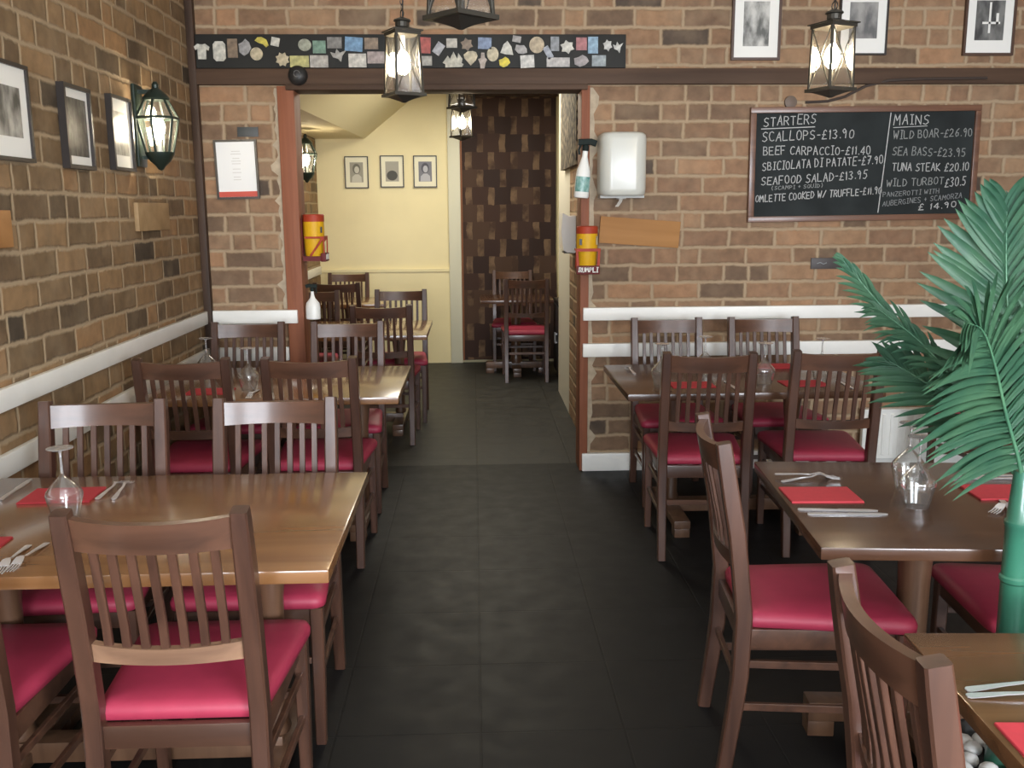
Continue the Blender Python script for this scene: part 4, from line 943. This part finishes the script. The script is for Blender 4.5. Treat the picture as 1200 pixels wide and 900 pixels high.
# paper towel dispenser
t = thing('towel_dispenser', 'white rounded paper towel dispenser on the brick wall beside the doorway', 'dispenser', (.862, YB, 1.66))
bm = bmesh.new(); rings = []
for z, ins in ((.012, .012), (.022, .004), (.05, 0), (.33, 0), (.355, .004), (.368, .018)):
    hw = .134-ins; dp = .19-ins; r_ = .07; ring = []
    pts = [(-hw, 0)] + [(-hw + r_ - r_*math.cos(a), -dp + r_ - r_*math.sin(a)) for a in [R(90*k/7) for k in range(8)]] + [(hw - r_ + r_*math.sin(a), -dp + r_ - r_*math.cos(a)) for a in [R(90*k/7) for k in range(8)]] + [(hw, 0)]
    rings.append([bm.verts.new((x, y, z)) for x, y in pts])
for a, b_ in zip(rings[:-1], rings[1:]):
    n = len(a)
    for k in range(n): bm.faces.new((a[k], a[(k+1) % n], b_[(k+1) % n], b_[k]))
bm.faces.new(rings[0][::-1]); bm.faces.new(rings[-1])
obj('cover', bm, plain('dispenser_white_plastic', (.58, .585, .53), .25), t, smooth=50)
bm = bmesh.new(); bbox(bm, -.128, .128, -.12, -.002, .0, .014); lathe(bm, [(.03, .001), (.03, -.006)], 14, (0, -.08)); obj('base_plate', bm, plain('dispenser_grey', (.45, .45, .42), .5), t)
bm = bmesh.new()
P = [(0, -.08, -.004), (-.006, -.083, -.02), (-.02, -.088, -.04), (-.028, -.09, -.05)]
for i in range(3):
    a, b_ = Vector(P[i]), Vector(P[i+1]); o_ = Vector((.012, .004, 0)); bm.faces.new([bm.verts.new(v) for v in (a-o_, a+o_, b_+o_*.8, b_-o_*.8)])
bmesh.ops.solidify(bm, geom=bm.faces[:], thickness=.003)
obj('paper_tail', bm, m_white, t)
# round black alarm bell on the beam
t = thing('alarm_bell', 'round black bell on the beam at the top left doorway corner', 'bell', (-.985, YB-.045, 2.352))
bm = bmesh.new(); lathe(bm, [(.052, 0), (.055, .006), (.054, .018), (.042, .034), (.018, .044), (0, .046)], 26); bmesh.ops.rotate(bm, verts=bm.verts, cent=(0, 0, 0), matrix=Matrix.Rotation(R(90), 3, 'X')); obj('gong', bm, m_black, t)
bm = bmesh.new(); tube(bm, [(.017*math.cos(u), -.045, .006+.017*math.sin(u)) for u in [2*PI*k/18 for k in range(19)]], .0028, 6, caps=False); obj('ring', bm, plain('grey_metal_ring', (.32, .33, .34), .3, .8), t)
# cable stapled along the right part of the beam
bm = bmesh.new(); tube(bm, [(1.95, YB-.006, 2.205), (2.08, YB-.01, 2.21), (2.18, YB-.012, 2.235), (2.30, YB-.012, 2.295), (2.42, YB-.05, 2.322), (2.60, YB-.05, 2.33), (3.0, YB-.05, 2.335)], .008, 8)
tag(obj('cable', bm, plain('cable_brown', (.05, .035, .028), .5)), 'dark cable drooping from the beam above the chalkboard', 'cable')
bm = bmesh.new(); lathe(bm, [(.03, 0), (.036, .004), (.036, .02), (.012, .026)], 16); bmesh.ops.rotate(bm, verts=bm.verts, cent=(0, 0, 0), matrix=Matrix.Rotation(R(90), 3, 'X'))
tag(obj('junction_box', bm, plain('dull_box', (.14, .10, .075), .6), loc=(1.86, YB, 2.205)), 'small round brown cap on the bricks below the lit lantern', 'cap')

# ------------------------------------------------------------------ radiator
t = thing('radiator', 'white panel radiator on the back wall behind the palm', 'radiator', (2.93, YB, 0))
bm = boxes((-.55, .55, -.085, -.045, .06, .37))
for k in range(22): bbox(bm, -.53+k*.0495, -.53+k*.0495+.022, -.092, -.08, .085, .345)
bevel(bm, .003, 1); obj('panel', bm, m_white, t)
obj('top_grille', boxes((-.555, .555, -.095, -.03, .366, .376), bev=.002), m_white, t)
for s in (-1, 1):
    obj('bracket', boxes((s*.4-.02, s*.4+.02, -.046, 0, .12, .32)), m_white, t, smooth=0)
    bm = bmesh.new(); tube(bm, [(s*.57, -.06, .10), (s*.60, -.06, .10), (s*.60, -.06, 0)], .010, 8); bbox(bm, min(s*.548, s*.575), max(s*.548, s*.575), -.07, -.05, .085, .115); obj('pipe', bm, m_white, t)

# ------------------------------------------------------------------ back room furniture
m, nt, b = newmat('patchwork_hide'); L = nt.links.new
tc = N(nt, 'ShaderNodeTexCoord'); sp = N(nt, 'ShaderNodeSeparateXYZ'); L(tc.outputs['Object'], sp.inputs[0])
nz = N(nt, 'ShaderNodeTexNoise'); nz.inputs['Scale'].default_value = 7; nz.inputs['Detail'].default_value = 5; L(tc.outputs['Object'], nz.inputs['Vector'])
jit = M_(nt, 'MULTIPLY', M_(nt, 'SUBTRACT', nz.outputs['Fac'], .5), .05)
ux = M_(nt, 'DIVIDE', M_(nt, 'ADD', M_(nt, 'ADD', sp.outputs[0], 20.02), jit), .232); uz = M_(nt, 'DIVIDE', M_(nt, 'ADD', M_(nt, 'ADD', sp.outputs[2], 20), jit), .176)
rowz = M_(nt, 'FLOOR', uz); oddr = M_(nt, 'MODULO', rowz, 2.0)
ux2 = M_(nt, 'ADD', ux, M_(nt, 'MULTIPLY', oddr, .5))
fx = M_(nt, 'FRACT', ux2); fz = M_(nt, 'FRACT', uz)
ax = M_(nt, 'ABSOLUTE', M_(nt, 'SUBTRACT', fx, .5)); az = M_(nt, 'ABSOLUTE', M_(nt, 'SUBTRACT', fz, .5))
ins = M_(nt, 'MULTIPLY', M_(nt, 'LESS_THAN', ax, .36), M_(nt, 'LESS_THAN', az, .5))
cid = N(nt, 'ShaderNodeCombineXYZ'); L(M_(nt, 'FLOOR', ux2), cid.inputs[0]); L(rowz, cid.inputs[1]); wn = N(nt, 'ShaderNodeTexWhiteNoise', noise_dimensions='2D'); L(cid.outputs[0], wn.inputs['Vector'])
r1 = N(nt, 'ShaderNodeValToRGB'); r1.color_ramp.interpolation = 'CONSTANT'
for i, (p, c) in enumerate([(0, (.022, .008, .005)), (.35, (.036, .014, .008)), (.62, (.055, .026, .014)), (.85, (.028, .010, .006))]):
    e = r1.color_ramp.elements[i] if i < 2 else r1.color_ramp.elements.new(p); e.position = p; e.color = (*c, 1)
L(wn.outputs['Value'], r1.inputs['Fac'])
r2 = N(nt, 'ShaderNodeValToRGB'); r2.color_ramp.elements[0].position = .40; r2.color_ramp.elements[1].position = .62
r2.color_ramp.elements[0].color = (.045, .020, .010, 1); r2.color_ramp.elements[1].color = (.15, .092, .052, 1); L(nz.outputs['Fac'], r2.inputs['Fac'])
mx = N(nt, 'ShaderNodeMix', data_type='RGBA'); L(ins, mx.inputs[0]); L(r2.outputs['Color'], mx.inputs[6]); L(r1.outputs['Color'], mx.inputs[7])
L(mx.outputs[2], b.inputs['Base Color']); b.inputs['Roughness'].default_value = .8; m_patch = m
t = thing('wall_hanging', 'tall brown patchwork hanging on the end wall beside the cream wall', 'wall hanging', (.37, YE, 0))
bm = bmesh.new(); nx, nzz = 24, 2; V = []
for i in range(nx+1):
    u = i/nx; x = -.50 + u*.98; y = -.035 - .008*math.sin(u*19)
    V.append([[bm.verts.new((x + (.03*u*(1-z/2.7) if z < 1 else 0), y+dy, z)) for z in (.03, 1.2, 2.72)] for dy in (0, .012)])
for a, b_ in zip(V[:-1], V[1:]):
    for j in range(2):
        bm.faces.new((a[0][j], b_[0][j], b_[0][j+1], a[0][j+1])); bm.faces.new((b_[1][j], a[1][j], a[1][j+1], b_[1][j+1]))
    bm.faces.new((a[0][0], a[1][0], b_[1][0], b_[0][0])); bm.faces.new((a[0][2], b_[0][2], b_[1][2], a[1][2]))
for a in (V[0], V[-1]):
    for j in range(2): bm.faces.new((a[0][j], a[0][j+1], a[1][j+1], a[1][j]))
obj('patchwork', bm, m_patch, t)
bm = bmesh.new(); tube(bm, [(-.52, -.03, 2.735), (.50, -.03, 2.735)], .014, 10); obj('rod', bm, m_corner, t)
bm = boxes((-.503, -.485, -.052, -.02, .03, 2.70)); obj('edge_binding', bm, plain('binding_russet', (.20, .075, .03), .7), t, smooth=0)
# bark textured panel on the passage wall
m_bark, nt, b = newmat('bark_mosaic'); L = nt.links.new
tc = N(nt, 'ShaderNodeTexCoord'); mp = N(nt, 'ShaderNodeMapping'); mp.inputs['Scale'].default_value = (60, 60, 18); vo = N(nt, 'ShaderNodeTexVoronoi'); vo.inputs['Scale'].default_value = 1
rr = N(nt, 'ShaderNodeValToRGB'); rr.color_ramp.elements[0].color = (.45, .36, .23, 1); rr.color_ramp.elements[0].position = .18; rr.color_ramp.elements[1].color = (.030, .021, .015, 1); rr.color_ramp.elements[1].position = .50
L(tc.outputs['Object'], mp.inputs[0]); L(mp.outputs[0], vo.inputs['Vector']); L(vo.outputs['Distance'], rr.inputs[0]); L(rr.outputs[0], b.inputs['Base Color']); b.inputs['Roughness'].default_value = .8
bm = boxes((.70, .734, 6.6, 7.75, 1.90, 2.75)); bevel(bm, .004); tag(obj('bark_panel', bm, m_bark), 'rough bark-textured panel on the passage wall beside the right doorway post', 'panel')
t = thing('napkin_holder', 'white curved dispenser on the passage wall just inside the right doorway post', 'dispenser', (.734, 7.02, 1.285))
bm = bmesh.new(); prism(bm, [(0, 0), (0, .265), (-.05, .262), (-.095, .285), (-.105, .15), (-.088, .02), (-.06, .004)], -.12, .12); bevel(bm, .006); obj('shell', bm, plain('dispenser_white_b', (.90, .89, .84), .35), t)
bm = boxes((-.08, -.02, -.09, .09, -.004, .006)); obj('outlet', bm, m_black, t, smooth=0)
t = thing('sideboard', 'low black cabinet behind the lone red-seated chair', 'cabinet', (.965, 8.95, 0))
obj('carcass', boxes((-.18, .2, -.35, .35, .04, .72), bev=.004), plain('cabinet_black', (.016, .015, .016), .5), t)
obj('top', boxes((-.19, .21, -.36, .36, .72, .745), bev=.004), plain('cabinet_top_black', (.022, .02, .02), .3), t)
obj('plinth', boxes((-.165, .19, -.33, .33, 0, .04)), m_black, t, smooth=0)
for s in (-1, 1):
    d = obj('door', boxes((-.192, -.181, s*.173-.165, s*.173+.165, .06, .70), bev=.003), plain('cabinet_door_black', (.02, .019, .02), .45), t)
    bm = bmesh.new(); tube(bm, [(-.205, s*.04, .34), (-.205, s*.04, .44)], .005, 8); bbox(bm, -.205, -.19, s*.04-.004, s*.04+.004, .345, .355); bbox(bm, -.205, -.19, s*.04-.004, s*.04+.004, .425, .435); obj('handle', bm, m_steel, d)

# ------------------------------------------------------------------ palm
PX, PY = 1.305, 2.13
m_pot = plain('planter_charcoal', (.05, .05, .05), .5)
m_trunk, nt, b = newmat('green_trunk'); b.inputs['Base Color'].default_value = (.045, .20, .13, 1); b.inputs['Roughness'].default_value = .3; b.inputs['Coat Weight'].default_value = .4
tc = N(nt, 'ShaderNodeTexCoord'); sp = N(nt, 'ShaderNodeSeparateXYZ'); nt.links.new(tc.outputs['Object'], sp.inputs[0])
nz = N(nt, 'ShaderNodeTexNoise'); nz.inputs['Scale'].default_value = 5; nt.links.new(tc.outputs['Object'], nz.inputs['Vector'])
rr = N(nt, 'ShaderNodeValToRGB'); rr.color_ramp.elements[0].position = .35; rr.color_ramp.elements[1].position = .65
rr.color_ramp.elements[0].color = (.024, .085, .060, 1); rr.color_ramp.elements[1].color = (.036, .165, .10, 1); nt.links.new(nz.outputs['Fac'], rr.inputs['Fac']); nt.links.new(rr.outputs['Color'], b.inputs['Base Color'])
def leaf_mat(name, c1, c2):
    m, nt, b = newmat(name); tc = N(nt, 'ShaderNodeTexCoord'); nz = N(nt, 'ShaderNodeTexNoise'); nz.inputs['Scale'].default_value = 10
    nt.links.new(tc.outputs['Object'], nz.inputs['Vector']); r = N(nt, 'ShaderNodeValToRGB'); r.color_ramp.elements[0].position = .35; r.color_ramp.elements[1].position = .65
    r.color_ramp.elements[0].color = (*c1, 1); r.color_ramp.elements[1].color = (*c2, 1); nt.links.new(nz.outputs['Fac'], r.inputs['Fac']); nt.links.new(r.outputs['Color'], b.inputs['Base Color'])
    b.inputs['Roughness'].default_value = .45; b.inputs['Transmission Weight'].default_value = 0; b.inputs['Subsurface Weight'].default_value = 0
    return m
m_leaf = leaf_mat('palm_leaf_green', (.042, .130, .074), (.080, .190, .100))
palm = thing('artificial_palm', 'green potted palm with arching fronds at the right edge', 'palm', (PX, PY, 0))
bm = bmesh.new(); lathe(bm, [(.10, 0), (.115, .01), (.145, .22), (.155, .225), (.155, .25), (.142, .25), (.138, .20), (0, .20)], 28); obj('pot', bm, m_pot, palm)
bm = bmesh.new(); zs = [.2, .36, .365, .375, .38, .54, .545, .555, .56, .70, .705, .715, .72, .84, .845, .855, .86, .98]; rs = [.036, .034, .039, .039, .034, .033, .037, .037, .033, .032, .036, .036, .032, .031, .034, .034, .030, .022]
tube(bm, [(.004*math.sin(z*5), 0, z) for z in zs], .03, 18, rads=rs); obj('trunk', bm, m_trunk, palm)
rp = random.Random(8)
pebs = 0
for ring, cnt, rr_ in ((0, 13, .106), (1, 7, .068)):
    for k in range(cnt):
        a = 2*PI*k/cnt + ring*.3
        bm = bmesh.new(); bmesh.ops.create_icosphere(bm, subdivisions=2, radius=1)
        sx, sy, sz = rp.uniform(.024, .031), rp.uniform(.019, .025), rp.uniform(.016, .022)
        bmesh.ops.transform(bm, matrix=Matrix.Rotation(rp.uniform(0, PI), 4, 'Z') @ Matrix.Diagonal((sx, sy, sz, 1)), verts=bm.verts)
        o = obj('pebble', bm, plain('white_pebble', (.72, .72, .70), .5, noise=.06, nscale=20), None, loc=(PX+rr_*math.cos(a), PY+rr_*math.sin(a), .2005+sz+(.004 if ring else 0)))
        tag(o, 'white pebble on the soil of the palm pot under the right foreground table', 'pebble', 'white pebbles in the palm pot')
def bez(P, n):
    """Catmull-Rom through P, n samples"""
    P = [Vector(p) for p in P]; Q = [P[0]*2-P[1]] + P + [P[-1]*2-P[-2]]; out = []
    m_ = len(P)-1
    for i in range(n+1):
        t = i/n*m_; k = min(int(t), m_-1); u = t-k; a, b_, c, d = Q[k], Q[k+1], Q[k+2], Q[k+3]
        out.append(.5*((2*b_) + (c-a)*u + (2*a-5*b_+4*c-d)*u*u + (3*b_-a-3*c+d)*u*u*u))
    return out
def frond(name, P, L0, nleaf, face, width=.013, droop=.25, start=.18, ang=(62, 25), mat=None, r0=.006, curl=0.0, seed=0):
    """P in palm-local coordinates; face = the side the frond's upper surface looks to"""
    rg = random.Random(seed); bm = bmesh.new(); C_ = bez(P, 60)
    tube(bm, C_, .005, 6, rads=[r0*(1-.8*i/60) for i in range(61)])
    face = Vector(face).normalized()
    for i in range(nleaf):
        u = start + (1-start)*(i/(nleaf-1)); k = min(int(u*60), 59); p = C_[k]; t = (C_[min(k+1, 60)]-C_[max(k-1, 0)]).normalized()
        s = t.cross(face).normalized(); n = s.cross(t).normalized()
        prof = math.sin(PI*min(1, .22+.78*(u-start)/(1-start)*.92+.0))**.6
        ln = L0*max(.35, prof)*rg.uniform(.9, 1.08); an = R(ang[0] + (ang[1]-ang[0])*(u-start)/(1-start) + rg.uniform(-4, 4))
        for sd in (-1, 1):
            d = t*math.cos(an) + s*sd*math.sin(an) + n*(.10+rg.uniform(-.06, .06))
            d.normalize(); wv = d.cross(n).normalized(); V = []
            S_ = 6
            for j in range(S_+1):
                v = j/S_; c = p + d*ln*v + Vector((0, 0, -1))*droop*ln*v*v + n*(-curl*ln*v*v)
                w = width*.5*(math.sin(PI*min(.999, .16+.84*v))**.7)*1.0
                V.append((bm.verts.new(c + wv*w + n*.0), bm.verts.new(c - n*w*.45), bm.verts.new(c - wv*w)))
            for a, b_ in zip(V[:-1], V[1:]):
                bm.faces.new((a[0], a[1], b_[1], b_[0])); bm.faces.new((a[1], a[2], b_[2], b_[1]))
    bmesh.ops.solidify(bm, geom=[f for f in bm.faces if len(f.verts) == 4 and f.calc_area() > 0 and len(set(v.index for v in f.verts)) >= 1][360:], thickness=.0008)
    return obj('frond', bm, mat or m_leaf, palm, smooth=60)
def W(x, y, z): return (x-PX, y-PY, z)
frond('f', [W(1.305, 2.13, .93), W(1.27, 2.11, 1.02), W(1.215, 2.08, 1.13), W(1.15, 2.03, 1.255), W(1.09, 1.98, 1.335), W(1.03, 1.93, 1.36)], .26, 34, (-.15, -.9, .45), width=.023, droop=.30, start=.16, ang=(68, 22), seed=1)
frond('f', [W(1.305, 2.13, .95), W(1.29, 2.15, 1.10), W(1.265, 2.17, 1.27), W(1.245, 2.18, 1.43), W(1.225, 2.17, 1.60)], .24, 23, (-.35, -.9, .1), width=.030, droop=.06, start=.26, ang=(62, 25), seed=2)
frond('f', [W(1.305, 2.13, .94), W(1.24, 2.19, 1.07), W(1.13, 2.24, 1.22), W(1.0, 2.29, 1.36), W(.91, 2.32, 1.47)], .13, 20, (.2, -.8, .6), width=.014, droop=.30, start=.38, ang=(34, 10), seed=3)
frond('f', [W(1.305, 2.13, .94), W(1.23, 2.20, 1.06), W(1.13, 2.28, 1.16), W(1.05, 2.34, 1.215)], .17, 20, (-.3, -.7, .7), width=.018, droop=.20, start=.30, ang=(55, 18), seed=4)
frond('f', [W(1.305, 2.13, .94), W(1.22, 2.19, 1.10), W(1.10, 2.25, 1.26), W(.98, 2.28, 1.36)], .12, 16, (.1, -.9, .5), width=.013, droop=.45, start=.45, ang=(38, 14), seed=5)
frond('f', [W(1.305, 2.13, .95), W(1.35, 2.12, 1.12), W(1.42, 2.10, 1.32), W(1.50, 2.06, 1.50)], .25, 30, (-.3, -.9, .2), width=.026, droop=.12, start=.22, ang=(62, 25), seed=6)
frond('f', [W(1.305, 2.13, .95), W(1.33, 2.18, 1.12), W(1.36, 2.25, 1.35), W(1.37, 2.30, 1.58)], .25, 30, (-.2, -.95, .0), width=.026, droop=.1, start=.22, ang=(62, 25), seed=7)
frond('f', [W(1.305, 2.13, .94), W(1.38, 2.08, 1.05), W(1.47, 2.02, 1.12), W(1.60, 1.96, 1.20)], .24, 28, (-.2, -.6, .8), width=.026, droop=.3, start=.2, ang=(65, 25), seed=9)
frond('f', [W(1.305, 2.13, .94), W(1.36, 2.2, 1.08), W(1.46, 2.3, 1.18), W(1.60, 2.38, 1.22)], .24, 28, (-.2, -.6, .8), width=.026, droop=.3, start=.2, ang=(65, 25), seed=10)
